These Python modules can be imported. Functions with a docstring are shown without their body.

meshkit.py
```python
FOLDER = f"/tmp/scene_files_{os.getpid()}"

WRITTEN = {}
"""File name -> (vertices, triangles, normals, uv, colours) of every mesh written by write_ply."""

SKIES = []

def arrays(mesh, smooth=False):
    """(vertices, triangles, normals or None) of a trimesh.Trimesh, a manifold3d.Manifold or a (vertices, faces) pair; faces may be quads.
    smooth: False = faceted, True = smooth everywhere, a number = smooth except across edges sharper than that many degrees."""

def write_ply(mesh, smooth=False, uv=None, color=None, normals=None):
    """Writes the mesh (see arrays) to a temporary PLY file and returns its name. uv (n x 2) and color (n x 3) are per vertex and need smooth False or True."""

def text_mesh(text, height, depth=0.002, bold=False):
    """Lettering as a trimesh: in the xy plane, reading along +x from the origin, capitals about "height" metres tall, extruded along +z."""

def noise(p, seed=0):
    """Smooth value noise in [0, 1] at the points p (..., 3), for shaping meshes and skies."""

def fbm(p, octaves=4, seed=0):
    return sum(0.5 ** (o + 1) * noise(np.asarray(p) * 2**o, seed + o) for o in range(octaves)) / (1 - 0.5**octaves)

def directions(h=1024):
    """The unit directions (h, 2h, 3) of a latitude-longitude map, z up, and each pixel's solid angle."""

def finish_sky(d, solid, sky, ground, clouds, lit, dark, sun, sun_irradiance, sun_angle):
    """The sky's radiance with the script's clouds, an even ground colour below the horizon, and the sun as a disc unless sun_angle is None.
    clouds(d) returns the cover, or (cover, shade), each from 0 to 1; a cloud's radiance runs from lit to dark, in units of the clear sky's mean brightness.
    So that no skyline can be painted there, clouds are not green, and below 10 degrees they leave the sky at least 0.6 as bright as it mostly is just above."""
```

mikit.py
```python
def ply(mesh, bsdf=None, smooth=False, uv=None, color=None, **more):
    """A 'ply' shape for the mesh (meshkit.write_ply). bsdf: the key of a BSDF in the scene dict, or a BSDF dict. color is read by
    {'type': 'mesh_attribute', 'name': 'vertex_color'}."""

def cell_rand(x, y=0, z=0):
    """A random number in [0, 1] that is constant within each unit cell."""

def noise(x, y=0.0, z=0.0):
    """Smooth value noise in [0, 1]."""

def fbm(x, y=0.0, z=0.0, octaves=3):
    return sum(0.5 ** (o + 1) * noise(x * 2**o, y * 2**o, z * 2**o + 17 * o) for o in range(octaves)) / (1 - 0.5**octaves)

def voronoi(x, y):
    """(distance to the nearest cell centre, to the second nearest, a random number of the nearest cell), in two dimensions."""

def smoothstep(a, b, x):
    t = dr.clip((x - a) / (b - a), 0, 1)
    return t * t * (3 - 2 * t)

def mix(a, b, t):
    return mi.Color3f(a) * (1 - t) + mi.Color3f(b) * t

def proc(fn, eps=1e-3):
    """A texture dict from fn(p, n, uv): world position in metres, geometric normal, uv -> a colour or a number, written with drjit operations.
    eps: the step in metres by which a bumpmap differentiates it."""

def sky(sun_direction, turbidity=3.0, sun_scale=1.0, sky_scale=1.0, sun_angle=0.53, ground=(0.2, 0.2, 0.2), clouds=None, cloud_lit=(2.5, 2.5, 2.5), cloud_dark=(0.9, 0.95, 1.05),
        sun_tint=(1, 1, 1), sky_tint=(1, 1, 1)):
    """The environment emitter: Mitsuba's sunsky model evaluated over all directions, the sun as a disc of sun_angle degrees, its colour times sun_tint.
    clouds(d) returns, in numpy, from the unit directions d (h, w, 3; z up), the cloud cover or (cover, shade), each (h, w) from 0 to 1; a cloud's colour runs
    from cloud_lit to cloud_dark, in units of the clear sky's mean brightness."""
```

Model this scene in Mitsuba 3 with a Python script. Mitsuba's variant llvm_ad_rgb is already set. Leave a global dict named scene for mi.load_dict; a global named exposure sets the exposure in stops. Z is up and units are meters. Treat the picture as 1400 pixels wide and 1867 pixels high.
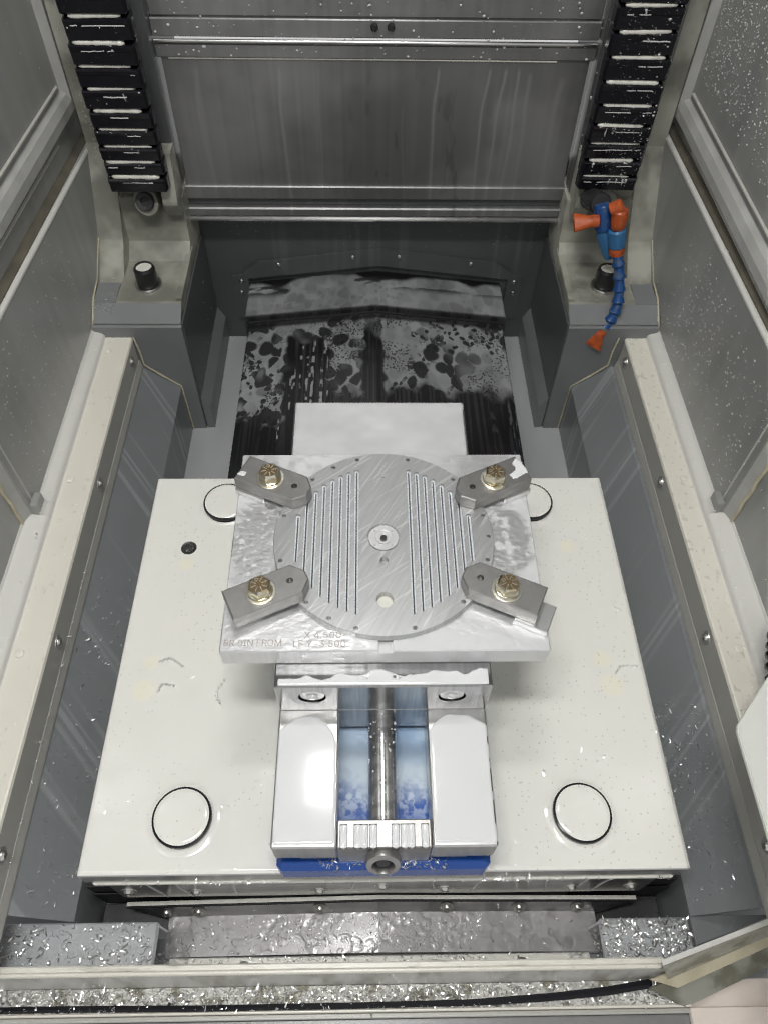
import math
import numpy as np, trimesh, mitsuba as mi, drjit as dr, mikit, meshkit
import manifold3d as m3
import shapely
from shapely.geometry import Polygon, Point
from mikit import noise, fbm, voronoi, cell_rand, smoothstep, mix

# ---------------------------------------------------------------- camera, lamps, exposure
T = mi.ScalarTransform4f
scene, labels = {}, {}
exposure = 0.9
EYE, YAW, PITCH, ROLL = np.array([-0.0121, -0.1168, 0.6132]), 0.03515, 0.93827, 0.02535
fwd = np.array([math.sin(YAW) * math.cos(PITCH), math.cos(YAW) * math.cos(PITCH), -math.sin(PITCH)])
rgt = np.cross(fwd, [0, 0, 1]); rgt /= np.linalg.norm(rgt)
upv = np.cross(rgt, fwd)
upv = -rgt * math.sin(ROLL) + upv * math.cos(ROLL)
scene['camera'] = {'type': 'thinlens', 'fov': 53.6, 'fov_axis': 'x', 'near_clip': 0.02, 'far_clip': 20.0,
                   'aperture_radius': 0.0011, 'focus_distance': 0.66,
                   'to_world': T().look_at(origin=EYE.tolist(), target=(EYE + fwd).tolist(), up=upv.tolist())}
LAMP, ROOM = 34.0, 0.32
scene['room_light'] = {'type': 'constant', 'radiance': {'type': 'rgb', 'value': [ROOM, ROOM, ROOM * .985]}}

# ---------------------------------------------------------------- helpers
def num(key):
    if key not in scene and key not in labels: return key
    k = 1
    while f'{key}_{k:03d}' in scene or f'{key}_{k:03d}' in labels: k += 1
    return f'{key}_{k:03d}'

def obj(name, mesh, mat, parent=None, smooth=False, **more):
    key = num((parent + '__' if parent else '') + name)
    scene[key] = mikit.ply(mesh, mat, smooth=smooth, **more)
    return key

def thing(name, label, cat, group=None):
    key = num(name); labels[key] = {'label': label, 'category': cat}
    if group: labels[key]['group'] = group
    return key

def tag(key, label=None, cat=None, group=None, kind=None):
    d = labels.setdefault(key, {})
    for a, b in (('label', label), ('category', cat), ('group', group), ('kind', kind)):
        if b: d[a] = b
    return key

def struct(name, label):
    key = num(name); labels[key] = {'label': label, 'kind': 'structure'}
    return key

def hull(pts): return trimesh.Trimesh(*_hull(pts), process=False)
def _hull(pts):
    m = m3.Manifold.hull_points(np.asarray(pts, float)).to_mesh()
    return m.vert_properties[:, :3].astype(float), m.tri_verts
def cat(*ms): return trimesh.util.concatenate([m for m in ms if m is not None])

def rbox(x0, x1, y0, y1, z0, z1, b=0.0008):
    b = min(b, (x1 - x0) * .45, (y1 - y0) * .45, (z1 - z0) * .45)
    P = []
    for x, sx in ((x0, 1), (x1, -1)):
        for y, sy in ((y0, 1), (y1, -1)):
            for z, sz in ((z0, 1), (z1, -1)):
                P += [(x, y + sy * b, z + sz * b), (x + sx * b, y, z + sz * b), (x + sx * b, y + sy * b, z)]
    return hull(P)

def fixv(m):
    if m.volume < 0: m.invert()
    return m

def prism(poly, axis, a, b):
    """poly in the plane of the two other axes (in order x,y,z), extruded along axis from a to b."""
    g = Polygon(poly) if not isinstance(poly, Polygon) else poly
    m = trimesh.creation.extrude_polygon(g, b - a, engine='earcut')
    v = m.vertices.copy(); o = np.zeros_like(v)
    others = [i for i in range(3) if i != axis]
    o[:, others[0]], o[:, others[1]], o[:, axis] = v[:, 0], v[:, 1], v[:, 2] + a
    return fixv(trimesh.Trimesh(o, m.faces, process=False))

def loft(A, B, cap=True):
    """closed loop A to loop B (same count, 3-D points)."""
    A, B = np.asarray(A, float), np.asarray(B, float); n = len(A)
    v = np.vstack([A, B]); f = []
    for i in range(n):
        j = (i + 1) % n
        f += [[i, j, n + j], [i, n + j, n + i]]
    if cap:
        f += [[0, i + 1, i] for i in range(1, n - 1)] + [[n, n + i, n + i + 1] for i in range(1, n - 1)]
    return fixv(trimesh.Trimesh(v, f, process=False))

def tube(path, r, n=10, closed=True):
    path = np.asarray(path, float); k = len(path)
    rr = np.broadcast_to(np.asarray(r, float), (k,))
    t = np.gradient(path, axis=0); t /= np.linalg.norm(t, axis=1, keepdims=True)
    ref = np.array([0.3, 0.2, 0.93]); V, F = [], []
    for i in range(k):
        u = np.cross(t[i], ref); u /= np.linalg.norm(u); w = np.cross(t[i], u)
        for j in range(n):
            a = 2 * math.pi * j / n
            V.append(path[i] + rr[i] * (math.cos(a) * u + math.sin(a) * w))
    for i in range(k - 1):
        for j in range(n):
            a, b = i * n + j, i * n + (j + 1) % n
            F += [[a, b, b + n], [a, b + n, a + n]]
    for i, s in ((0, 1), (k - 1, -1)):
        V.append(path[i]); c = len(V) - 1
        for j in range(n):
            a, b = i * n + j, i * n + (j + 1) % n
            F.append([c, b, a] if s > 0 else [c, a, b])
    return fixv(trimesh.Trimesh(V, F, process=False))

def lathe(prof, n=32, at=(0, 0, 0), axis=(0, 0, 1)):
    """prof [(r,z)] revolved about axis through at."""
    V, F = [], []; k = len(prof)
    for i in range(k):
        for j in range(n):
            a = 2 * math.pi * j / n; V.append((prof[i][0] * math.cos(a), prof[i][0] * math.sin(a), prof[i][1]))
    for i in range(k - 1):
        for j in range(n):
            a, b = i * n + j, i * n + (j + 1) % n
            F += [[a, b, b + n], [a, b + n, a + n]]
    m = trimesh.Trimesh(V, F, process=False)
    M = trimesh.geometry.align_vectors([0, 0, 1], np.asarray(axis, float) / np.linalg.norm(axis))
    M[:3, 3] = at; m.apply_transform(M)
    return fixv(m)

def hexhead(r, h, ch=0.0012, n=6, rot=0.0):
    P = []
    for j in range(n):
        a = rot + 2 * math.pi * j / n
        for q, zz in ((r, 0), (r, h - ch), (r - ch * 1.3, h)): P.append((q * math.cos(a), q * math.sin(a), zz))
    return hull(P)

def place(m, at=(0, 0, 0), rz=0.0, axis=None):
    m = m.copy()
    M = trimesh.transformations.rotation_matrix(rz, [0, 0, 1])
    if axis is not None: M = trimesh.geometry.align_vectors([0, 0, 1], np.asarray(axis, float) / np.linalg.norm(axis)) @ M
    M[:3, 3] = at; m.apply_transform(M)
    return m

def puddle(poly, z, h=0.0008, r=0.003, res=0.0008, slope=None, nz=0.0, seed=0):
    """a liquid skin with a rounded edge over the polygon (in x, y)."""
    x0, y0, x1, y1 = poly.bounds
    xs = np.arange(x0 - 2 * res, x1 + 2 * res, res); ys = np.arange(y0 - 2 * res, y1 + 2 * res, res)
    X, Y = np.meshgrid(xs, ys, indexing='ij')
    pts = shapely.points(X.ravel(), Y.ravel())
    d = shapely.distance(pts, poly.boundary) * np.where(shapely.contains(poly, pts), 1, -1)
    d = d.reshape(X.shape)
    t = np.clip(d / r, -1, 1)
    Z = np.where(t > 0, h * np.sqrt(np.clip(1 - (1 - t) ** 2, 0, 1)), t * h * 2)
    if nz: Z = Z + nz * (meshkit.fbm(np.stack([X * 120, Y * 120, X * 0 + seed], -1), 3) - .5) * np.clip(t, 0, 1)
    Z = Z + (slope(X, Y) if slope else z)
    idx = np.arange(X.size).reshape(X.shape)
    ok = np.maximum.reduce([d[:-1, :-1], d[1:, :-1], d[:-1, 1:], d[1:, 1:]]) > 0
    a, b, c, e = idx[:-1, :-1][ok], idx[1:, :-1][ok], idx[1:, 1:][ok], idx[:-1, 1:][ok]
    f = np.vstack([np.stack([a, b, c], 1), np.stack([a, c, e], 1)])
    m = trimesh.Trimesh(np.stack([X.ravel(), Y.ravel(), Z.ravel()], 1), f, process=False)
    m.remove_unreferenced_vertices()
    return m

def wavy(poly, amp, freq, seed, step=0.0015):
    g = Polygon(poly) if not isinstance(poly, Polygon) else poly
    L = g.exterior.length; n = int(L / step)
    P = np.array([g.exterior.interpolate(L * i / n).coords[0] for i in range(n)])
    Q = np.stack([P[:, 0] * freq, P[:, 1] * freq, P[:, 0] * 0 + seed], -1)
    dx, dy = meshkit.fbm(Q, 3, seed) - .5, meshkit.fbm(Q, 3, seed + 9) - .5
    return Polygon(P + 2 * amp * np.stack([dx, dy], 1)).buffer(0.0006).buffer(-0.0006)

# ---------------------------------------------------------------- materials
def pr(key, color, rough=.4, metal=0.0, spec=.5, bump=None, bs=.0005, eps=5e-4, two=True, **k):
    d = {'type': 'principled', 'roughness': rough, 'metallic': metal, **k}
    if metal == 0.0: d['specular'] = spec
    d['base_color'] = color if isinstance(color, dict) else {'type': 'rgb', 'value': list(color)}
    if bump: d = {'type': 'bumpmap', 'arbitrary': mikit.proc(bump, eps), 'scale': bs, 'bsdf': d}
    if two: d = {'type': 'twosided', 'bsdf': d}
    scene[key] = d
    return key
P_ = mikit.proc

def c_wall(p, n, uv):
    a = fbm(p.y * 9, p.z * 5, p.x * 7); b = noise(p.y * 90, p.z * 10, p.x * 3)
    run = smoothstep(.62, .8, fbm(p.y * 30, p.z * 2.5, 3.1)) * .25
    c = mix((.31, .313, .305), (.23, .234, .228), smoothstep(.3, .75, a))
    c = mix(c, (.37, .37, .36), run)
    return c * (.94 + .12 * b)
pr('wall_paint', P_(c_wall), .32)
def c_cream(p, n, uv):
    s = smoothstep(.70, .85, fbm(p.x * 200, p.y * 120, p.z * 60))
    sp = smoothstep(.80, .86, noise(p.x * 300, p.y * 220, p.z * 300)) * .5
    c = mix((.70, .672, .595), (.63, .607, .54), fbm(p.x * 12, p.y * 8, 1.0))
    return mix(c, (.40, .38, .33), s * .25 + sp * smoothstep(.05, .2, p.x) * .8)
pr('cream_paint', P_(c_cream), .28)
pr('lip_paint', (.60, .59, .56), .35)
pr('frame_paint', P_(lambda p, n, uv: mix((.46, .46, .44), (.33, .33, .315), fbm(p.y * 40, p.z * 40, p.x * 40))), .3)
pr('face_paint', (.40, .395, .365), .35)
def c_slate(p, n, uv):
    s = dr.abs(p.x) * 1.0 - p.y * .30
    k = p.y * 1.0 - dr.abs(p.x) * 1.15
    st = smoothstep(.52, .70, fbm(k * 75, 2.0, dr.abs(p.x) * 3)) * smoothstep(.25, .8, noise(k * 260, p.x * 14))
    c = mix((.185, .195, .203), (.145, .153, .160), fbm(p.x * 14, p.y * 9, p.z * 10))
    return mix(c, (.34, .355, .365), st * .36)
pr('slate_sheet', P_(c_slate), .3)
pr('grey_tray', (.36, .37, .385), .26)
pr('pan_wet', P_(lambda p, n, uv: mix((.40, .41, .415), (.27, .28, .285), fbm(p.x * 20, p.y * 6, 2.))), .15)
def c_cast(p, n, uv):
    a = fbm(p.x * 22, p.y * 22, p.z * 22, 4); b = smoothstep(.55, .75, fbm(p.x * 50, p.y * 50, p.z * 30 + 9))
    c = mix((.37, .365, .315), (.17, .17, .145), smoothstep(.32, .68, a))
    return mix(c, (.17, .165, .135), b * .5)
pr('cast_cream', P_(c_cast), .45)
pr('cast_grey', P_(lambda p, n, uv: mix((.205, .212, .216), (.145, .151, .155), fbm(p.x * 15, p.y * 15, p.z * 15))), .38)
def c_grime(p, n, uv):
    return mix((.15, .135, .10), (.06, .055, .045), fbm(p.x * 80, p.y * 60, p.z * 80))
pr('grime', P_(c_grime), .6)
pr('seal_beige', P_(lambda p, n, uv: mix((.58, .53, .40), (.38, .34, .24), fbm(p.x * 90, p.y * 90, p.z * 90))), .55)
def c_steelpanel(p, n, uv):
    w = p.x + .006 * noise(p.z * 26, 2.0) * 1.0
    run = mi.Float(0)
    for xr, wd, zt, st in ((-.198, .0022, .24, .5), (-.108, .0016, .24, .9), (-.066, .0012, .24, .4), (.062, .0016, .24, .9), (.119, .0016, .24, .9), (.135, .0018, .24, 1.), (.153, .0016, .24, .8), (.166, .0022, .235, .7), (.199, .0035, .23, .5), (.03, .0012, .2, .3), (-.15, .003, .23, .25)):
        run = dr.maximum(run, st * dr.exp(-dr.square((w + .007 * (noise(p.z * 12, xr * 99.) - .5) - xr - .003) / wd)) * smoothstep(zt, zt - .01, p.z))
    dk = smoothstep(.66, .78, fbm(p.x * 95, p.z * 26, 5.0)) * smoothstep(-.06, .0, p.x) * smoothstep(.16, .08, p.x) * smoothstep(.26, .18, p.z)
    b = noise(p.x * 260, p.z * 6)
    c = mix((.25, .25, .25), (.17, .17, .172), smoothstep(.25, .75, fbm(p.x * 11, p.z * 13, 2.0, 4))) * (.93 + .14 * b)
    c = mix(c, (.34, .34, .345), run * .55)
    return mix(c, (.10, .10, .105), dk * .6)
pr('panel_steel', P_(c_steelpanel), .34, .55)
pr('rear_dark', P_(lambda p, n, uv: mix(mix((.11, .115, .118), (.075, .078, .08), fbm(p.x * 12, p.z * 12, 4.)), (.16, .165, .165), smoothstep(.6, .8, fbm(p.x * 60, p.z * 5, 1.)) * .5)), .35, .2)
pr('dark_gap', (.02, .02, .022), .5)
pr('rubber', (.006, .006, .009), .2, spec=.3)
pr('rubber_matt', (.02, .02, .022), .45)

# coolant: milky liquid
pr('coolant', (.66, .668, .675), .07, clearcoat=.6, clearcoat_gloss=.95)
pr('coolant_grey', P_(lambda p, n, uv: mix((.62, .625, .625), (.46, .465, .47), fbm(p.x * 40, p.y * 50, 3.))), .1)  # greyer coolant; on the rear jaw it paints a dark reflection
pr('coolant_cream', (.68, .67, .61), .2)
def c_pool(p, n, uv):
    c = mix((.765, .755, .705), (.72, .713, .675), fbm(p.x * 5, p.y * 5, 1.))
    y = mi.Float(0)
    for sx, sy, r in ((-.203, .145, .011), (-.2005, .170, .0075), (-.1845, .272, .0085), (.1965, .146, .012), (.1925, .171, .009), (.1805, .290, .009)):
        d = dr.sqrt(dr.square(p.x - sx) + dr.square(p.y - sy)) + .0012 * (noise(p.x * 400, p.y * 400) - .5)
        y = dr.maximum(y, smoothstep(r * 1.12, r * .55, d))
    c = mix(c, (.80, .765, .635), y * .7)
    f, s, w = voronoi(p.x * 210, p.y * 210)
    dot = smoothstep(.22, .10, f * (1 + .8 * noise(p.x * 900, p.y * 900))) * smoothstep(.70, .80, w) * smoothstep(.47, .64, fbm(p.x * 14, p.y * 14, 8.) + .10 * smoothstep(.0, .15, p.x))
    return mix(c, (.42, .40, .36), dot * .75)
pr('pool', P_(c_pool), .07, bump=lambda p, n, uv: fbm(p.x * 30, p.y * 30, 2.0, 3), bs=.0007, clearcoat=.4, clearcoat_gloss=.95)

# foam on the black way cover: a thin milky film with round holes
def w_foam(p, n, uv):
    x, y = p.x, p.y
    x2 = x + .008 * (noise(x * 60, y * 60, 1.) - .5); y2 = y + .008 * (noise(x * 60, y * 60, 5.) - .5)
    f, s, w = voronoi(x2 * 62, y2 * 44)
    g, s2, w2 = voronoi(x2 * 150, y2 * 110)
    clus = smoothstep(.38, .58, fbm(x * 17, y * 15, 3.))
    hole = smoothstep(.55, .40, f * (1.25 - .5 * w)) * smoothstep(.35, .45, w) * clus
    hole = dr.maximum(hole, smoothstep(.50, .42, g) * smoothstep(.45, .6, w2) * smoothstep(.5, .62, fbm(x * 20, y * 18, 11.)))
    wx = x + .012 * (fbm(x * 40, y * 34, 21.) - .5) * 2; wy = y + .03 * (fbm(x * 34, y * 20, 25.) - .5) * 2
    edge = .548 - .035 * smoothstep(-.09, -.12, x) + .012 * smoothstep(.02, .06, x)
    film = smoothstep(edge - .012, edge + .016, wy + .012 * (fbm(x * 150, y * 110, 41.) - .5))
    gap = smoothstep(-.118, -.112, wx) * smoothstep(-.058, -.064, wx) * smoothstep(.668, .655, wy)
    gap = dr.maximum(gap, smoothstep(-.020, -.015, wx) * smoothstep(.008, .003, wx) * smoothstep(.69, .66, wy))
    rear = smoothstep(.695, .705, y)
    film = film * (1 - .92 * hole * (1 - .75 * rear)) * (1 - gap)
    film = film * (1 - .9 * smoothstep(.682, .689, y) * smoothstep(.706, .700, y))
    film = film * (1 - smoothstep(.762, .772, y2 + .03 * (noise(x * 30, 1.) - .5)))
    film = film * (1 - rear * smoothstep(.52, .6, fbm(x * 20, y * 50, 31.)) * smoothstep(.735, .75, y) * .9)
    # beads and streaks on the bare part
    st = smoothstep(.63, .72, noise(x * 260, y * 12, 3.)) * smoothstep(.50, .68, noise(x * 330, y * 150, 9.)) * smoothstep(.38, .5, noise(x * 20, 4.))
    st = st * dr.maximum(smoothstep(edge + .01, edge, wy), gap) * (.25 + .75 * smoothstep(.12, .0, x)) * smoothstep(.68, .66, y)
    rim = 0.0
    g3, s3, w3 = voronoi(x2 * 330, y2 * 230)
    film = film * (1 - .8 * smoothstep(.45, .3, g3) * smoothstep(.35, .5, w3) * smoothstep(.46, .60, fbm(x * 30, y * 26, 51.)) * (1 - rear))
    film = dr.maximum(film, .085 * smoothstep(.55, .75, noise(x * 420, y * 9, 13.)) * smoothstep(.685, .675, y) * smoothstep(.40, .55, y))
    thick = .34 + .62 * fbm(x * 24, y * 20, 2.) + .12 * smoothstep(.30, .6, f)
    return dr.clip(film * thick + st * .8 + rim, 0, 1)
pr('cover_black', (.012, .012, .013), .14, two=False)
pr('milk_film', (.30, .305, .315), .12, two=False)
scene['cover_wet'] = {'type': 'twosided', 'bsdf': {'type': 'blendbsdf', 'weight': P_(w_foam), 'a': {'type': 'ref', 'id': 'cover_black'}, 'b': {'type': 'ref', 'id': 'milk_film'}}}

# aluminium fixture plate with wet and milky patches
def c_alu(p, n, uv):
    b = noise(p.x * 60, p.y * 900) * .5 + noise(p.x * 900, p.y * 700) * .5
    return mix((.62, .62, .625), (.80, .80, .805), b)
pr('alu_wet', P_(c_alu), .34, 1.0, two=False, bump=lambda p, n, uv: fbm(p.x * 260, p.y * 420, p.z * 200), bs=.00022)
pr('milk_thin', (.62, .625, .63), .16, two=False)
def w_plate(p, n, uv):
    x, y = p.x, p.y
    q = fbm(x * 24 + 3, y * 24, 1., 4); k = fbm(x * 150, y * 150, 6., 3)
    m = smoothstep(.40, .60, q * .6 + k * .4)
    # dendritic drying patch on the left, grey patch on the right
    lx, ly = (x + .096) / .021, (y - .203) / .042
    d = dr.sqrt(lx * lx + ly * ly)
    fing = fbm(x * 90, y * 330, 4., 3)
    dry = smoothstep(1.25, .7, d + .9 * (fing - .5)) * smoothstep(.36, .5, fbm(x * 260, y * 420, 2., 2) + .12)
    rx, ry = (x - .093) / .02, (y - .205) / .033
    e = dr.sqrt(rx * rx + ry * ry)
    dry2 = smoothstep(1.15, .75, e + .5 * (fing - .5)) * smoothstep(.3, .55, k + .1)
    big = smoothstep(.45, .7, fbm(x * 9 + 1., y * 9, 5.))
    m = m * (.35 + .4 * big) + .25
    ring = dr.maximum(smoothstep(1.9, 1.2, d), smoothstep(1.9, 1.2, e))
    m = m * (1 - ring) + ring * .85
    m = m * (1 - .85 * dr.maximum(dry, dry2))
    return dr.clip(m, 0, 1)
scene['plate_alu'] = {'type': 'twosided', 'bsdf': {'type': 'blendbsdf', 'weight': P_(w_plate), 'a': {'type': 'ref', 'id': 'alu_wet'}, 'b': {'type': 'ref', 'id': 'milk_thin'}}}

def c_disc(p, n, uv):
    s = p.x * .87 - p.y * .5; t = p.x * .5 + p.y * .87
    sc = noise(s * 1500, t * 55) * .6 + noise(s * 520 + 7, t * 18) * .4
    s2 = p.x * .6 - p.y * .8; t2 = p.x * .8 + p.y * .6
    sc2 = smoothstep(.80, .9, noise(s2 * 900, t2 * 26, 3.)) + smoothstep(.82, .92, noise(s * 700, t * 30, 8.))
    c = mix((.43, .435, .44), (.57, .575, .575), sc * .7 + .5 * (fbm(p.x * 30, p.y * 30, 2.) - .35))
    return mix(c, (.78, .78, .77), sc2 * .45)
def r_disc(p, n, uv):
    s = p.x * .87 - p.y * .5; t = p.x * .5 + p.y * .87
    return .30 + .10 * noise(s * 600, t * 30)
scene['disc_alu'] = {'type': 'twosided', 'bsdf': {'type': 'bumpmap', 'arbitrary': P_(lambda p, n, uv: noise((p.x * .87 - p.y * .5) * 1300, (p.x * .5 + p.y * .87) * 45), 3e-4), 'scale': .00004,
                     'bsdf': {'type': 'principled', 'base_color': P_(c_disc), 'metallic': .72, 'roughness': P_(r_disc)}}}
def c_clamp(p, n, uv):
    return mix((.30, .29, .285), (.42, .41, .40), fbm(p.x * 120, p.y * 120, p.z * 300)) 
pr('clamp_steel', P_(c_clamp), .34, .9, bump=lambda p, n, uv: noise(p.x * 900, p.y * 900, p.z * 900) * .5 + fbm(p.x * 300, p.y * 300, p.z * 300), bs=.00008, eps=2e-4)
pr('bright_alu', (.86, .86, .86), .28, 1.0)
pr('slot_glint', (.84, .86, .89), .18, .3)  # bright line on the slot walls, a highlight put into the colour
pr('slot_shade', (.22, .23, .25), .2, .9)  # dark middle of the slots, shade put into the colour
pr('polished', P_(lambda p, n, uv: mix((.38, .38, .385), (.52, .52, .525), noise(p.x * 700, p.y * 40, p.z * 30))), .13, 1.0)
pr('ground_steel', P_(lambda p, n, uv: mix((.58, .575, .565), (.76, .755, .745), fbm(p.x * 400, p.y * 60, p.z * 60))), .25, 1.0)
pr('screw_steel', P_(lambda p, n, uv: mix((.76, .755, .76), (.52, .515, .52), smoothstep(.42, .62, fbm(p.x * 90, p.y * 190, p.z * 90)))), .17, 1.0)
pr('zinc', P_(lambda p, n, uv: mix((.76, .73, .62), (.68, .59, .40), smoothstep(.4, .6, fbm(p.x * 150, p.y * 150, p.z * 300)))), .2, 1.0)
pr('zinc_pale', (.84, .82, .70), .24, 1.0)
pr('stamp_brown', (.16, .11, .055), .35, .5)
pr('ink', (.36, .315, .30), .45)
def c_blue(p, n, uv):
    f = smoothstep(.50, .62, fbm(p.x * 90, p.y * 90, p.z * 60, 4) + .1 * smoothstep(.02, .06, p.y) )
    return mix((.006, .055, .27), (.55, .63, .72), f * smoothstep(.006, .02, p.y))
pr('blue_paint', P_(c_blue), .15, clearcoat=.5, clearcoat_gloss=.95)
def c_bluepool(p, n, uv):
    t = smoothstep(.036, .064, p.y + .022 * (fbm(p.x * 90, p.y * 90, 3.) - .5))
    f = smoothstep(.34, .66, fbm(p.x * 260, p.y * 260, 5., 4) + .12 * (noise(p.x * 90, p.y * 90) - .5))
    c = mix((.012, .075, .32), (.60, .68, .78), f * (.12 + .55 * smoothstep(.022, .05, p.y)))
    d = mix((.50, .58, .65), (.20, .29, .42), smoothstep(.05, .1, p.y) * .7 + .3 * smoothstep(.5, .7, fbm(p.x * 60, p.y * 50, 8.)))
    return mix(c, d, t)
pr('blue_pool', P_(c_bluepool), .3, spec=.2)
pr('stainless', P_(lambda p, n, uv: mix((.48, .475, .47), (.62, .615, .61), noise(p.x * 30, p.y * 50, p.z * 200))), .22, 1.0)
pr('screw_head', (.66, .65, .62), .18, 1.0)
pr('black_steel', (.035, .035, .036), .25, .5)
def w_roof(p, n, uv):
    f, s_, w = voronoi(p.x * 120, p.y * 130)
    q = fbm(p.x * 40, p.y * 60, 3., 3)
    return .25 + .5 * smoothstep(.40, .56, q + .25 * (f - .4)) + .2 * smoothstep(.4, .3, f) * smoothstep(.5, .7, w)
pr('roof_metal', (.26, .25, .255), .36, .8, two=False)
pr('roof_milk', (.40, .385, .39), .12, two=False)
scene['roof_wet'] = {'type': 'twosided', 'bsdf': {'type': 'bumpmap', 'arbitrary': P_(w_roof, 6e-4), 'scale': .0006,
                     'bsdf': {'type': 'blendbsdf', 'weight': P_(w_roof), 'a': {'type': 'ref', 'id': 'roof_metal'}, 'b': {'type': 'ref', 'id': 'roof_milk'}}}}
def c_trough(p, n, uv):
    return mix((.70, .69, .65), (.30, .28, .22), smoothstep(.54, .70, fbm(p.x * 90, p.y * 140, 2., 4)))
pr('trough', P_(c_trough), .14, bump=lambda p, n, uv: fbm(p.x * 170, p.y * 260, 3., 3), bs=.007)
pr('sill_paint', P_(lambda p, n, uv: mix((.66, .64, .57), (.36, .35, .30), smoothstep(.5, .8, fbm(p.x * 50, p.y * 220, p.z * 60)))), .3)
pr('sill_face', P_(lambda p, n, uv: mix((.42, .415, .39), (.24, .23, .20), smoothstep(.4, .75, fbm(p.x * 70, p.y * 20, p.z * 20)))), .3)
pr('corner_paint', P_(lambda p, n, uv: mix((.27, .27, .235), (.13, .125, .095), smoothstep(.42, .68, fbm(p.x * 45, p.y * 60, p.z * 45, 4)))), .3)
pr('front_grey', (.19, .19, .19), .3)
pr('pink_white', (.70, .62, .56), .4)
pr('pod_white', (.62, .63, .59), .3)
pr('chip_alu', (.88, .88, .87), .2, 1.0)
pr('droplet', (.56, .56, .55), .04, clearcoat=1.0, clearcoat_gloss=1.0)
pr('orange', P_(lambda p, n, uv: mix((.44, .085, .02), (.22, .05, .02), smoothstep(.5, .8, fbm(p.x * 140, p.y * 140, p.z * 140)))), .34)
pr('hose_blue', P_(lambda p, n, uv: mix((.013, .06, .20), (.07, .11, .17), smoothstep(.55, .8, fbm(p.x * 150, p.y * 150, p.z * 150)))), .28)
pr('valve_blue', (.035, .14, .30), .3)
pr('lamp_case', (.3, .3, .3), .5)
pr('hole_dark', (.05, .05, .05), .4, .5)

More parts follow.
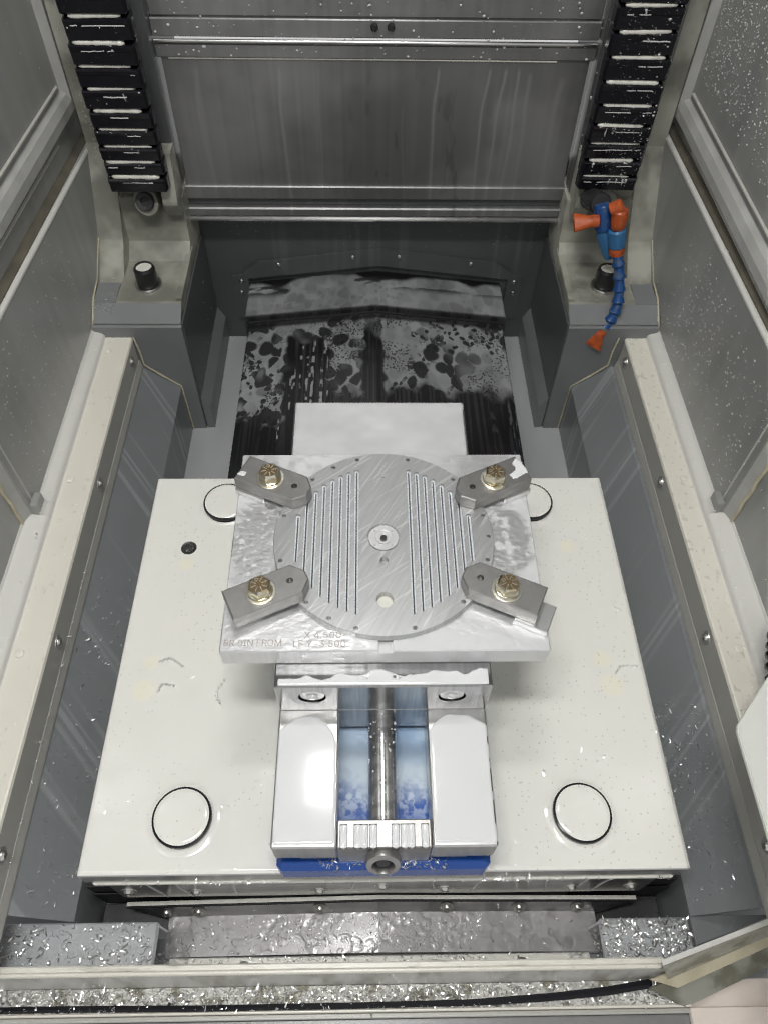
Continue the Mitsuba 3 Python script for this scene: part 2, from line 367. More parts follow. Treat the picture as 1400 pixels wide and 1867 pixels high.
# ---------------------------------------------------------------- lamps (inside the machine's roof, out of frame)
def lamp(cx, cy, cz, lx, ly, power, label, tilt=None):
    t = thing('work_lamp', label, 'lamp')
    m = trimesh.Trimesh([(-lx, -ly, 0), (lx, -ly, 0), (lx, ly, 0), (-lx, ly, 0)], [[0, 2, 1], [0, 3, 2]], process=False)
    M = trimesh.geometry.align_vectors([0, 0, -1], tilt if tilt is not None else [0, 0, -1.]); M[:3, 3] = (cx, cy, cz)
    m.apply_transform(M)
    k = obj('diffuser', m, 'lamp_case', t)
    scene[k]['emitter'] = {'type': 'area', 'radiance': {'type': 'rgb', 'value': [power, power * .995, power * .965]}}
    c = rbox(-lx - .01, lx + .01, -ly - .01, ly + .01, .004, .04, .004); c.apply_transform(M)
    obj('case', c, 'lamp_case', t)
lamp(-.10, -.06, 1.22, .21, .045, LAMP, 'long LED work lamp above the front of the vise', None)
lamp(-.02, .44, 1.37, .13, .05, LAMP * .62, 'short LED work lamp in the machine roof behind the vise', None)

k = struct('unseen_roof', 'painted upper enclosure of the machine, unseen and added to darken reflections, open to the operator in front')  # unseen enclosure, put in so metal reflects dark and room light enters in front
obj('ceiling', rbox(-.46, .46, -.30, .90, 1.42, 1.44, .001), 'wall_paint', k)
for sg in (-1, 1): obj('upper_side', rbox(*sorted((sg * .405, sg * .425)), -.30, .90, .30, 1.42, .001), 'wall_paint', k)
obj('upper_back', rbox(-.42, .42, .79, .81, .40, 1.42, .001), 'panel_steel', k)
# ---------------------------------------------------------------- setting: pan, rear wall, side walls
PAN = -.16
k = struct('floor_pan', 'grey sheet metal pan under the table and way cover')
obj('outer_floor', rbox(-.42, .42, -.10, .80, PAN - .03, PAN - .012, .001), 'grey_tray', k)
obj('sheet', rbox(-.252, .252, -.045, .80, PAN - .01, PAN, .001), 'pan_wet', k)
rear = struct('wall_back', 'dark sheet metal rear wall behind the black way cover')
obj('sheet', rbox(-.245, .245, .78, .79, PAN, .12, .001), 'rear_dark', rear)
fr = [(-.2, -.12), (-.2, -.048), (-.185, -.046), (-.183, -.040), (-.163, -.026), (.003, -.004), (.166, -.026), (.187, -.040), (.189, -.046), (.204, -.048), (.204, -.12), (.184, -.12), (.184, -.052), (.003, -.030), (-.178, -.052), (-.178, -.12)]
f = obj('opening_frame', prism(fr, 1, .7745, .7795), 'rear_dark', rear)
for sx, sz in ((-.134, -.0285), (-.032, -.0165), (.031, -.0155), (.130, -.0265), (-.188, -.056), (-.190, -.075), (.194, -.056), (.195, -.075)):
    obj('screw', lathe([(0, 0.002), (.002, .0018), (.0032, .0008), (.0034, 0)], 12, (sx, .7745, sz), (0, -1, 0)), 'screw_head', f, 40)

def wall(s, name, label):
    w = struct(name, label)
    X = lambda *pts: [(s * x, z) for x, z in pts]
    def ly(ptsA, yA, ptsB, yB): return loft([(s * x, yA, z) for x, z in ptsA], [(s * x, yB, z) for x, z in ptsB])
    d = .028 if s < 0 else .012                      # the mouldings fall towards the back
    zb0, zb1 = (.174, .142) if s < 0 else (.171, .160)
    zm0, zm1 = (.222, .194) if s < 0 else (.192, .192)
    yb = .80
    A = [(.338, -.06), (.338, zb0 - .004), (.3395, zb0 - .001), (.342, zb0), (.350, zb0), (.350, .36), (.40, .36), (.40, -.06)]
    B = [(.338, -.06), (.338, zb1 - .004), (.3395, zb1 - .001), (.342, zb1), (.350, zb1), (.350, .36), (.40, .36), (.40, -.06)]
    obj('rear_sheet', ly(A, .325, B, yb), 'wall_paint', w)
    obj('edge_bead', tube([(s * .3405, .326, zb0 - .002), (s * .3405, .5, zb0 + (zb1 - zb0) * .368 - .002), (s * .3405, yb - .03, zb1 - .002)], .0032, 8), 'lip_paint', w, True)
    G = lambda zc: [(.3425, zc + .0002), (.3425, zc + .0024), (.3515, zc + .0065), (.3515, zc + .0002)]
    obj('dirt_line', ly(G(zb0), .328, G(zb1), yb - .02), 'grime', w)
    # window frame
    M = lambda zc, o=0: [(.3435 + o, zc - .011), (.341 + o, zc - .008), (.341 + o, zc + .002), (.3445 + o, zc + .010), (.3505, zc + .014), (.3505, zc - .011)]
    fr = obj('window_frame', ly(M(zm0), .30, M(zm1), .765), 'frame_paint', w)
    S = lambda zc: [(.3495, zc + .020), (.347, zc + .021), (.347, zc + .0225), (.3495, zc + .0235)]
    obj('seal', ly(S(zm0), .30, S(zm1), .748), 'face_paint', fr)
    U = lambda zc: [(.3495, zc - .020), (.3475, zc - .019), (.3475, zc - .0175), (.3495, zc - .0165)]
    obj('trim', ly(U(zm0), .30, U(zm1), .70), 'lip_paint', fr)
    obj('upright', hull([(s * a, b, c) for a, b in ((.3505, .755), (.3505, .784), (.341, .76), (.341, .776)) for c in (zm1 - .008, .40)]), 'frame_paint', fr)
    # front section, set back by a step
    obj('front_sheet', rbox(*sorted((s * .3465, s * .42)), -.2, .3245, -.06, .36, .0005), 'wall_paint', w)
    obj('step_flange', prism([(s * .3372, .3335), (s * .3390, .3335), (s * .3472, .3140), (s * .3455, .3125)], 2, .0095, .30), 'frame_paint', w)
    obj('corner_filler', rbox(*sorted((s * .3310, s * .3385)), .3250, .3418, -.002, .022, .001), 'wall_paint', w)
    obj('seal_line', tube([(s * (.3452 + .0006 * math.sin(i * 1.7)), .3125 + .0006 * math.sin(i * 2.3), .010 + .010 * i) for i in range(26)], [.0016 + .0009 * abs(math.sin(i * 3.1)) for i in range(26)], 7), 'seal_beige', w, True)
    # chute beside the table
    ch = [(.2935, -.044), (.2505, -.080), (.2505, PAN), (.2485, PAN), (.2485, -.081), (.2915, -.047)]
    c = [(.2925, -.046), (.2505, -.081), (.2505, PAN), (.254, PAN), (.254, -.083), (.2965, -.046)]
    obj('chute', prism(X(*c), 1, -.0175 if s < 0 else -.020, .5955), 'slate_sheet', w)
    if s > 0: obj('corner_floor', prism([(.2508, -.0195), (.322, -.0195), (.2508, -.0405)], 2, -.088, -.083), 'slate_sheet', w)
    return w
wall(-1, 'wall_left', 'left grey painted inner wall with window frame moulding')
wall(1, 'wall_right', 'right grey painted inner wall spattered with droplets')

def screw(name, at, axis, parent, r=.0045, mat='screw_head'):
    sh = obj(name, lathe([(0, .0008), (r * .42, .0008), (r * .46, .0031), (r * .75, .0030), (r * .98, .0014), (r * 1.02, .0007), (r * 1.45, .0006), (r * 1.5, 0)], 18, at, axis), mat, parent, 40)
    return sh

def ledge(s, label):
    t = thing('ledge_rail', label, 'rail', 'ledge rails along the side walls')
    o = 0.0 if s < 0 else .006
    xi = .293 + o
    y0, y1 = -.06, .592
    top = prism([(s * xi, -.003), (s * (xi + .001), -.0006), (s * (xi + .0025), 0), (s * .3235, 0), (s * .3235, -.004)], 1, y0, y1)
    obj('top', top, 'cream_paint', t)
    obj('face', prism([(s * xi, -.0035), (s * xi, -.033), (s * (xi + .004), -.033), (s * (xi + .004), -.0035)], 1, y0, y1 - .002), 'face_paint', t)
    obj('drip_edge', prism([(s * (xi - .0005), -.0335), (s * (xi - .0025), -.043), (s * (xi - .0025), -.0455), (s * (xi + .004), -.0455), (s * (xi + .004), -.0335)], 1, y0, y1 - .002), 'face_paint', t)
    # rounded lip up to the wall, in two lengths
    def lip(xo, ya, yb, key='lip'):
        pts = [(.3228, -.0005), (.3246, .0004), (.3252, .0036), (.3262, .0054), (.3282, .0066), ((.3282 + xo) / 2, .0080), (xo - .0012, .0090), (xo, .0112), (xo + .002, .0112), (xo + .002, -.002), (.3228, -.002)]
        obj(key, prism([(s * a, b) for a, b in pts], 1, ya, yb), 'lip_paint', t, 50)
    lip(.3375, .342, y1); lip(.3310, .3250, .3418); lip(.3460, y0, .3248)
    for y in (.568, .3745, .180): obj('plug', lathe([(0, .0022), (.003, .0021), (.0042, .0014), (.0045, 0)], 20, (s * .317, y, 0), (0, 0, 1)), 'cream_paint', t, 40)
    for y in (.567, .382, .199, .019): screw('screw', (s * xi, y, -.016), (-s, 0, 0), t)
    return t
ledge(-1, 'bright cream ledge rail with round plugs along the left wall')
ledge(1, 'cream ledge rail speckled with fine chips along the right wall')

# ---------------------------------------------------------------- columns, bellows, cover panel at the back
def column(s, label):
    t = thing('column_foot', label, 'column', 'cast column feet either side of the way cover')
    o = 0.004 if s < 0 else 0.0
    xi, xo = .2290 + o, .345
    # foot: front face, sloped front edge, flat top
    prof = [(.595, PAN), (.595, .015), (.597, .0185), (.6185, .0285), (.6215, .03), (.70, .03), (.72, .045), (.725, .10), (.79, .10), (.79, PAN)]
    m = prism(prof, 0, *sorted((s * xi, s * .3100)))
    obj('foot', m, 'cast_cream', t)
    obj('front_plate', loft([(s * (xi - .001), .5925, PAN), (s * (xi - .001), .5925, .0145), (s * .337, .5925, .0145), (s * .337, .5925, PAN)], [(s * (xi - .001), .5955, PAN), (s * (xi - .001), .5965, .0165), (s * .337, .5965, .0165), (s * .337, .5955, PAN)]), 'cast_grey', t)
    obj('slope_plate', loft([(s * (xi - .0008), .5955, .0168), (s * .335, .5955, .0168), (s * .335, .6185, .0282), (s * (xi - .0008), .6185, .0282)], [(s * (xi - .0008), .5945, .0188), (s * .335, .5945, .0188), (s * .335, .6175, .0302), (s * (xi - .0008), .6175, .0302)]), 'cast_grey', t)
    obj('inner_plate', rbox(*sorted((s * (xi - .003), s * (xi - .0006))), .596, .778, PAN, .018, .0005), 'rear_dark', t)
    obj('rim', hull([(s * a, b, c) for a in (xi - .001, xi + .006) for b, c in ((.622, .0295), (.622, .034), (.722, .0295), (.722, .036))]), 'cast_cream', t)
    obj('plinth', loft([(s * (xi - .003), .594, PAN), (s * (xi - .003), .594, -.104), (s * (xi - .0125), .594, -.122), (s * (xi - .0125), .594, PAN)],
                       [(s * (xi - .003), .779, PAN), (s * (xi - .003), .779, -.104), (s * (xi - .0125), .779, -.122), (s * (xi - .0125), .779, PAN)]), 'cast_grey', t)
    obj('sealant', tube([(s * .292, .5918, .0005), (s * .2895, .5915, -.020), (s * .2892, .5915, -.043), (s * .2700, .5915, -.062), (s * .2502, .5915, -.0795), (s * .2495, .5915, -.110), (s * .2492, .5915, -.158)], [.0011, .0013, .0010, .0012, .0010, .0009, .0009], 7), 'seal_beige', t, True)
    obj('edge_sealant', tube([(s * .3372, .5925, .004), (s * .3368, .594, .012), (s * .3352, .600, .021), (s * .3372, .625, .031), (s * .3385, .655, .034), (s * .3378, .700, .062)], [.0014, .0012, .0015, .0012, .0013, .0010], 7), 'seal_beige', t, True)
    # upright strip at the side wall
    st = [(.655, .02), (.700, .06), (.757, .15), (.762, .45), (.85, .45), (.85, PAN), (.655, PAN)]
    obj('side_strip', prism(st, 0, *sorted((s * .3085, s * .3385))), 'cast_cream', t)
    obj('strip_foot', loft([(s * .3104, .6186, .0000), (s * .3365, .6186, .0000), (s * .3365, .6548, .0000), (s * .3104, .6548, .0000)], [(s * .3104, .6186, .0296), (s * .3365, .6186, .0296), (s * .3365, .6548, .0312), (s * .3104, .6548, .0312)]), 'cast_grey', t)
    # back body behind the bellows, and the boss with its screw
    obj('body', rbox(*sorted((s * .236, s * .312)), .735, .85, .03, .135, .003), 'cast_cream', t)
    obj('guide_cover', rbox(*sorted((s * .2345, s * .3105)), .737, .85, .1355, .47, .001), 'rear_dark', t)
    obj('fillet_block', hull([(s * a, b, c) for a in (.2335, .2505) for b, c in ((.702, .104), (.715, .16), (.74, .16), (.74, .085), (.712, .085))]), 'cast_cream', t)
    b = obj('boss', place(hull([(.017 * math.cos(a) * q, .015 * math.sin(a) * q, zz) for a in np.linspace(0, 2 * math.pi, 24) for q, zz in ((1, 0), (1, .012), (.92, .015))]), (s * .272, .722, .097), axis=(0, -.85, .5)), 'cast_cream', t, 40)
    if s < 0:
        obj('socket_screw', place(lathe([(0, .0), (.0045, .0), (.0048, .004), (.0098, .0045), (.0105, .003), (.0105, 0)], 24), (s * .272, .7072, .1059), axis=(0, -.85, .5)), 'rubber_matt', b, 40)
    # hold-down bolt
    kb = obj('hold_down_bolt', place(lathe([(.0118, .002), (.0126, .004), (.0126, .0235), (.011, .026), (.0095, .026), (.0092, .0235), (0, .0235)], 20), (s * .2765, .652, .0305)), 'black_steel', t, 30)
    obj('washer', lathe([(.0125, .003), (.0155, .003), (.0165, .0018), (.0165, 0)], 28, (s * .2765, .652, .0302)), 'ground_steel', kb, 40)
    obj('coolant_fill', lathe([(0, .025), (.0093, .0246)], 20, (s * .2765, .652, .0302)), 'coolant_cream', kb, True)
    return t
column(-1, 'left cast column foot, cream on top and grey in front, with black hold-down bolt')
column(1, 'right cast column foot behind the orange nozzles, cream top with chips')

def bellows(s, zs, label, seed):
    t = thing('bellows', label, 'bellows', 'black bellows either side of the steel cover panel')
    rng = np.random.default_rng(seed)
    x0, x1 = (-.3015, -.2400) if s < 0 else (.2295, .2915)
    zs = sorted(zs)
    zs = zs + [zs[-1] + .023, zs[-1] + .046]
    for i in range(len(zs) - 1):
        a, b = zs[i], zs[i + 1]
        j = rng.uniform(-.0008, .0008, 4); sk = rng.uniform(-.0012, .0012)
        e = rng.uniform(-.001, .001)
        pf = [(.703, a - .001), (.6935, a + .0005), (.6915, a + .002), (.6912, a + (b - a) * .62), (.6902, a + (b - a) * .66), (.6896, b - .0036), (.6916, b - .0022), (.705, b - .0008), (.712, b), (.712, a - .001)]
        A = [(x0 + e, y + j[0], z + j[1]) for y, z in pf]; B = [(x1 + e, y + j[2], z + sk) for y, z in pf]
        # corners rounded by pulling in two end loops
        A0 = [(x0 + e - .0022, .702 + (y - .702) * .55, (a + b) / 2 + (z - (a + b) / 2) * .8) for y, z in pf]
        B0 = [(x1 + e + .0022, .702 + (y - .702) * .55, (a + b) / 2 + (z - (a + b) / 2) * .8) for y, z in pf]
        pl = obj('pleat', cat(loft(A0, A), loft(A, B), loft(B, B0)), 'rubber', t)
        # coolant lying on the fold above
        if i < len(zs) - 2 or True:
            w = rng.uniform(.0, .006); w2 = rng.uniform(.003, .010)
            th = rng.choice([.0016, .0026, .0032])
            n = 14
            xs = np.linspace(x0 + .002 + w * .6, x1 - .002 - w2 * .7, n)
            P = [(x, .6945 + rng.uniform(-.0003, .0003), b - .0012 + (sk - j[1]) * (x - x0) / (x1 - x0)) for x in xs]
            r = th * (.8 + .3 * rng.random(n)) * np.minimum(1, np.minimum(np.arange(n) + .6, n - np.arange(n) - .4) / 1.5)
            obj('coolant_ridge', tube(P, r, 8), 'coolant_cream', pl, True)
            zz = a + (b - a) * .66
            cuts = np.sort(rng.uniform(x0 + .003, x1 - .003, 4)); m2 = []
            for ca, cb in ((cuts[0], cuts[1]), (cuts[2], cuts[3])):
                if cb - ca > .004: m2.append(tube([(x, .6899 + rng.uniform(-.0003, .0003), zz + rng.uniform(-.0003, .0003)) for x in np.linspace(ca, cb, 6)], rng.uniform(.0004, .0007), 5))
            for q in m2: obj('coolant_line', q, 'coolant_grey', pl, True)
            if rng.random() < (.1 if s < 0 else .25):
                m = int(rng.integers(1, 3 if s < 0 else 5)); blobs = []
                for _ in range(m):
                    x = rng.uniform(x0 + .006, x1 - .01); h = rng.uniform(.2, .55) * (b - a); y = .6908
                    zt = b - .003; q = np.linspace(0, 1, 6)
                    wob = np.cumsum(rng.uniform(-.0007, .0007, 6))
                    blobs.append(tube([(x + wob[u], y - .0002, zt - h * q[u]) for u in range(6)], rng.uniform(.0006, .0022) * (1 - .7 * q) , 6))
                for q in blobs: obj('coolant_run', q, 'coolant_grey', pl, True)
    return t
bellows(-1, [.1455 - .019, .1456, .1628, .18, .1985, .218, .24, .2615, .2836, .3065], 'left black rubber bellows with white coolant lying on its folds', 3)
bellows(1, [.1314, .1499, .1685, .187, .2072, .2283, .2512, .2746, .2978], 'right black rubber bellows caked with chips, above the blue coolant hose', 7)

t = thing('cover_panel', 'upper steel cover panel with ridges and coolant streaks between the two bellows', 'panel')
XL, XR = -.2345, .2315
Y0 = .75
obj('main_plate', rbox(XL + .004, XR - .004, Y0 + .004, Y0 + .012, .099, .246, .0006), 'panel_steel', t)
obj('lower_band', rbox(XL, XR, Y0, Y0 + .012, .0835, .1005, .0012), 'panel_steel', t)
obj('lower_groove', rbox(XL, XR, Y0 + .006, Y0 + .012, .073, .0835, .0005), 'rear_dark', t)
obj('bottom_band', rbox(XL - .0005, XR + .0005, Y0 - .002, Y0 + .012, .0615, .0728, .0016), 'panel_steel', t)
obj('bottom_lip', hull([(x, y, z) for x in (XL - .001, XR + .001) for y, z in ((Y0 - .006, .0575), (Y0 - .0065, .0595), (Y0 - .002, .0612), (Y0 + .02, .0612), (Y0 + .02, .0575))]), 'stainless', t)
obj('upper_band', rbox(XL, XR, Y0, Y0 + .012, .2455, .2595, .0012), 'panel_steel', t)
obj('coolant_line', tube([(XL + .012, Y0 + .0025, .2445), (0, Y0 + .0025, .2447), (XR - .04, Y0 + .0025, .2442)], .0011, 6), 'coolant_cream', t, True)
obj('ridge', tube([(XL + .001, Y0 - .0005, .2622), (XR - .001, Y0 - .0005, .2622)], .0022, 8), 'stainless', t, True)
obj('top_band', rbox(XL, XR, Y0 + .001, Y0 + .012, .2655, .2832, .001), 'panel_steel', t)
obj('top_plate', rbox(XL + .001, XR - .001, Y0 + .003, Y0 + .012, .2845, .46, .001), 'panel_steel', t)
for bx in (-.0042, .0130):
    obj('bolt', place(hexhead(.0042, .004, .001), (bx, Y0 + .0005, .2770), .3, (0, -1, 0)), 'black_steel', t)
for s, xa, xb in ((-1, -.2405, -.2355), (1, .2325, .2375)):
    pass
for xa, xb, s in ((-.2475, -.2352, -1), (.2322, .2435, 1)):
    fl = obj('side_flange', hull([(x, y, z) for x, y in ((xa, .741), (xb, .745), (xa, .76), (xb, .76)) for z in (.078, .46)]), 'panel_steel', t)
    for z in (.0865, .17, .30): obj('screw', lathe([(0, .0015), (.0016, .0012), (.0022, 0)], 10, ((xa + xb) / 2, .7425, z), (0, -1, 0)), 'screw_head', fl, 40)

# ---------------------------------------------------------------- way cover
t = thing('way_cover', 'black telescopic way cover with grey coolant foam behind the vise', 'cover')
def roofseg(y0, y1, zr, ze, xw, mat, c=-.001, drop=-.1):
    return prism([(c - xw, drop), (c - xw, ze - .002), (c - xw + .002, ze), (c, zr), (c + xw - .002, ze), (c + xw, ze - .002), (c + xw, drop)], 1, y0, y1)
obj('rear_segment', roofseg(.698, .776, -.039, -.0585, .176, 'cover_wet'), 'cover_wet', t)
obj('middle_segment', roofseg(.30, .6975, -.0465, -.066, .1715, 'cover_wet', drop=PAN), 'cover_wet', t)
obj('wiper', roofseg(.6950, .6978, -.0445, -.0640, .1730, 'cover_wet'), 'rubber_matt', t)

# ---------------------------------------------------------------- table
t = thing('machine_table', 'wide machine table flooded with cream coolant under the vise', 'table')
obj('slab', rbox(-.228, .228, 0, .3763, -.0215, 0, .001), 'stainless', t)
pool = puddle(Polygon([(-.2272, .0008), (.2272, .0008), (.2272, .3755), (-.2272, .3755)]), 0, .0009, .0016, .0016)
tag(obj('coolant_layer', pool, 'pool', t, True), 'still cream coolant covering the whole table top')
sk = obj('skirt', rbox(-.2215, .2215, .004, .372, -.108, -.0225, .001), 'stainless', t)
obj('white_lip', rbox(-.2225, .2225, -.0012, .006, -.0275, -.0222, .001), 'coolant_cream', sk)
for x, z in ((-.2100, -.078), (-.155, -.083), (-.0535, -.086), (-.0015, -.069), (.0505, -.083), (.157, -.085), (.207, -.082)):
    screw('screw', (x, .004, z), (0, -1, 0), sk, .0046)
dr_ = []
for x in (-.192, -.168, -.150, -.118, -.02, .036, .082, .128, .166, .186):
    kx = .010 * math.sin(x * 60)
    dr_.append(tube([(x + kx * q + .0006 * math.sin(q * 9), .0036, -.024 - .082 * q) for q in np.linspace(0, 1, 9)], [.0007, .0006, .0006, .0005, .0005, .0006, .0005, .0004, .0003], 6))
for q in dr_: obj('coolant_drip', q, 'coolant_grey', sk, True)
for x, y in ((-.1545, .0397), (.1518, .0397), (-.1530, .3405), (.1500, .3405)):
    c = obj('cap', lathe([(.0212, .0006), (.0214, .0040), (.0223, .0046), (.0226, .0070), (.0222, .0080), (.0212, .0083), (.0206, .0080)], 64, (x, y, 0)), 'rubber', t, 30)
    obj('meniscus', lathe([(.0290, .0007), (.0270, .00105), (.0250, .00135), (.0235, .0019), (.0224, .0029)], 64, (x, y, 0)), 'pool', c, True)
    obj('coolant_dome', lathe([(0, .0092), (.012, .0092), (.0180, .0091), (.0199, .0087), (.0209, .0081)], 64, (x, y, 0)), 'pool', c, True)
h = obj('bolt_pocket', lathe([(.0048, .0012), (.0066, .0018), (.0078, .0006)], 24, (-.1843, .2896, 0)), 'hole_dark', t, 40)
obj('pocket_floor', lathe([(0, .0014), (.0062, .0013)], 20, (-.1843, .2896, 0)), 'hole_dark', h)

# front apron: stainless roof plate below the table, and its flange
t = thing('front_apron', 'wet stainless steel roof-shaped apron below the front edge of the table', 'cover')
c0 = -.004
obj('roof_plate', loft([(-.187, -.0070, -.1365), (c0, -.0070, -.1205), (.187, -.0070, -.1365), (.187, -.0070, -.15), (-.187, -.0070, -.15)], [(-.187, -.038, -.138), (c0, -.038, -.122), (.187, -.038, -.138), (.187, -.038, -.15), (-.187, -.038, -.15)]), 'roof_wet', t)
FL = [(-.222, -.1255), (c0, -.1075), (.222, -.1255)]
fm = []
for (xa, za), (xb, zb) in zip(FL[:-1], FL[1:]):
    fm.append(loft([(xa, -.0014, za), (xb, -.0014, zb), (xb, -.0078, zb - .013), (xa * (.86 if abs(xa) > .1 else 1), -.0078, za - .013)] if xa < -.1 else [(xa, -.0014, za), (xb, -.0014, zb), (xb * .86, -.0078, zb - .013), (xa, -.0078, za - .013)],
                   [(xa, -.0004, za - .003), (xb, -.0004, zb - .003), (xb * (.86 if abs(xb) > .1 else 1), -.0068, zb - .016), (xa * (.86 if abs(xa) > .1 else 1), -.0068, za - .016)]))
fl = obj('flange', cat(*fm), 'stainless', t)
obj('white_edge', prism([(-.2225, -.1250), (c0, -.1070), (.2225, -.1250), (.2225, -.1238), (c0, -.1058), (-.2225, -.1238)], 1, -.0002, .003), 'coolant_cream', fl)
obj('gasket', tube([(-.2222, -.0012, -.1246), (c0, -.0012, -.1066), (.2222, -.0012, -.1246)], .0010, 6), 'rubber_matt', fl)
for x in (-.188, -.160, -.0545, .0545, .118, .170): screw('screw', (x, -.0048, -.1075 - .018 * abs(x - c0) / .222 - .0060), (0, -.88, .43), fl, .0042)
obj('seam', hull([(c0 + a, b, cc) for a in (-.0006, .0006) for b, cc in ((-.0080, -.1200), (-.038, -.1215), (-.0080, -.123), (-.038, -.124))]), 'black_steel', t)

for s, xa, xb, lab in ((-1, -.40, -.1835, 'grey sheet metal tray in the front left corner strewn with chips'), (1, .1765, .2495, 'small grey tray right of the stainless apron heaped with chips')):
    t = thing('corner_tray', lab, 'tray', 'grey trays at the front corners')
    yb = -.0180 if s < 0 else -.0200
    obj('top', rbox(xa, xb, -.0500, yb, -.092, -.0855, .0012), 'grey_tray', t)
    obj('wall', rbox(xa + .001, xb - .001, yb - .003, yb - .0006, -.165, -.0925, .0005), 'grey_tray', t)
for sg, lab in ((-1, 'black recess guard under the left corner of the table, put in as black sheets'), (1, 'black recess guard under the right corner of the table, put in as black sheets')):
    t = thing('recess_shade', lab, 'shade', 'black sheets for the shade under the table')  # black sheets put where the opening under the table is only dark
    obj('back', rbox(*sorted((sg * .165, sg * .2485)), .0065, .0080, -.150, -.1085, .0004), 'rubber_matt', t)
    obj('side', rbox(*sorted((sg * .2225, sg * .2485)), .0085, .0100, -.150, -.086, .0004), 'rubber_matt', t)
    obj('floor', rbox(*sorted((sg * .188, sg * .2488)), -.0175, .0060, -.156, -.150, .0004), 'rubber_matt', t)
t = thing('front_pan', 'cream coolant pan between the apron and the front sill', 'pan')
obj('floor', rbox(-.1815, .176, -.0545, -.0392, -.1385, -.1315, .001), 'trough', t)
obj('coolant', rbox(-.165, .158, -.0535, -.0398, -.131, -.1302, .0004), 'coolant_cream', t)
for x in (-.1175, .1165): obj('dome_nut', lathe([(0, .008), (.003, .0072), (.005, .0045), (.0055, 0)], 18, (x, -.0475, -.130)), 'screw_head', t, True)

# sill, gutter, outer bar
t = thing('front_sill', 'painted front sill bar with a white strip running across the picture bottom', 'sill')
obj('top_strip', rbox(-.42, .216, -.0555, -.0505, -.070, -.0615, .001), 'sill_paint', t)
obj('white_strip', rbox(-.42, .2125, -.0578, -.0550, -.070, -.0605, .0008), 'cream_paint', t)
obj('face', loft([(-.42, -.0575, -.071), (.219, -.0575, -.071), (.219, -.052, -.071), (-.42, -.052, -.071)], [(-.42, -.0625, -.101), (.230, -.0625, -.101), (.230, -.052, -.101), (-.42, -.052, -.101)]), 'sill_face', t)
obj('gutter', rbox(-.42, .2425, -.0795, -.0628, -.112, -.1015, .0004), 'trough', t)
obj('outer_lip', rbox(-.42, .2425, -.0812, -.0792, -.115, -.0985, .0007), 'cream_paint', t)
t = thing('outer_bar', 'dark grey outer bar along the bottom edge of the picture', 'bar')
obj('upper_step', rbox(-.42, .50, -.0850, -.0815, -.125, -.1065, .0006), 'face_paint', t)
obj('lower_face', rbox(-.42, .50, -.110, -.0852, -.125, -.1125, .0006), 'front_grey', t)
k = struct('door_panel', 'pale pinkish outer door panel at the bottom right corner')
obj('panel', rbox(.2430, .50, -.0812, -.062, -.122, -.1090, .0004), 'pink_white', k)
obj('lower_panel', rbox(.2430, .50, -.115, -.0815, -.111, -.1045, .0004), 'pink_white', k)

t = thing('wiper_strip', 'loose black rubber wiper strip lying in the chip-filled gutter', 'strip')
path = [(-.36, -.0768, -.0995), (-.26, -.0762, -.0995), (-.15, -.0772, -.099), (-.02, -.0768, -.099), (.07, -.0762, -.098), (.13, -.0735, -.097), (.175, -.0702, -.096), (.212, -.0655, -.095)]
P = np.array(path); tt = np.linspace(0, 1, 60); s0 = np.linspace(0, 1, len(P))
Pq = np.stack([np.interp(tt, s0, P[:, i]) for i in range(3)], 1)
wd = np.interp(tt, [0, .5, .7, 1], [.0022, .0020, .0027, .0032])
V = []
for q, w in zip(Pq, wd): V.append([q + d for d in ((0, -w, 0), (0, -w, .002), (0, -w * .2, .0034), (0, w, .0028), (0, w, 0))])
V = np.array(V); n5 = 5; F = []
for i in range(len(V) - 1):
    for j in range(n5):
        a, b = i * n5 + j, i * n5 + (j + 1) % n5
        F += [[a, b, b + n5], [a, b + n5, a + n5]]
F += [[0, 1, 2], [0, 2, 3], [0, 3, 4]] + [[(len(V) - 1) * n5 + q for q in w] for w in ((0, 2, 1), (0, 3, 2), (0, 4, 3))]
obj('strip', fixv(trimesh.Trimesh(V.reshape(-1, 3), F, process=False)), 'rubber', t)

# diagonal corner sheet, front right
t = thing('corner_sheet', 'diagonal greenish corner sheet with folded edge at the front right', 'sheet')
def cs(a, b): return loft([(.213, y, z) if i == 0 else (.213 + dx, y, z) for i, (dx, y, z) in enumerate(a)], b)
La = np.array([.207, -.0545, -.042]); Lb = np.array([.40, .0030, -.042])
def strip(o1, o2, key, mat):
    """o = (dy, dz) of the two edges relative to the top line; a thin sheet"""
    P = [La + (.0 + .0, o1[0], o1[1]), Lb + (0, o1[0], o1[1]), Lb + (0, o2[0], o2[1]), La + (o2[2] if len(o2) > 2 else 0, o2[0], o2[1])]
    P = np.array(P); nrm = np.cross(P[1] - P[0], P[3] - P[0]); nrm /= np.linalg.norm(nrm)
    obj(key, loft(P, P + nrm * .0015 * (-1 if nrm[2] > 0 else 1)), mat, t)
strip((0, 0), (-.0035, .0005), 'folded_edge', 'lip_paint')
strip((-.0037, -.001), (-.0095, -.036, .014), 'upper_face', 'corner_paint')
strip((-.0097, -.0372), (-.0150, -.0420, .022), 'step', 'seal_beige')
strip((-.0152, -.0432), (-.0270, -.0570, .030), 'lower_face', 'corner_paint')
obj('bolt', place(hexhead(.0035, .004, .0008), (.2235, -.0660, -.0985), .2), 'zinc_pale', t)

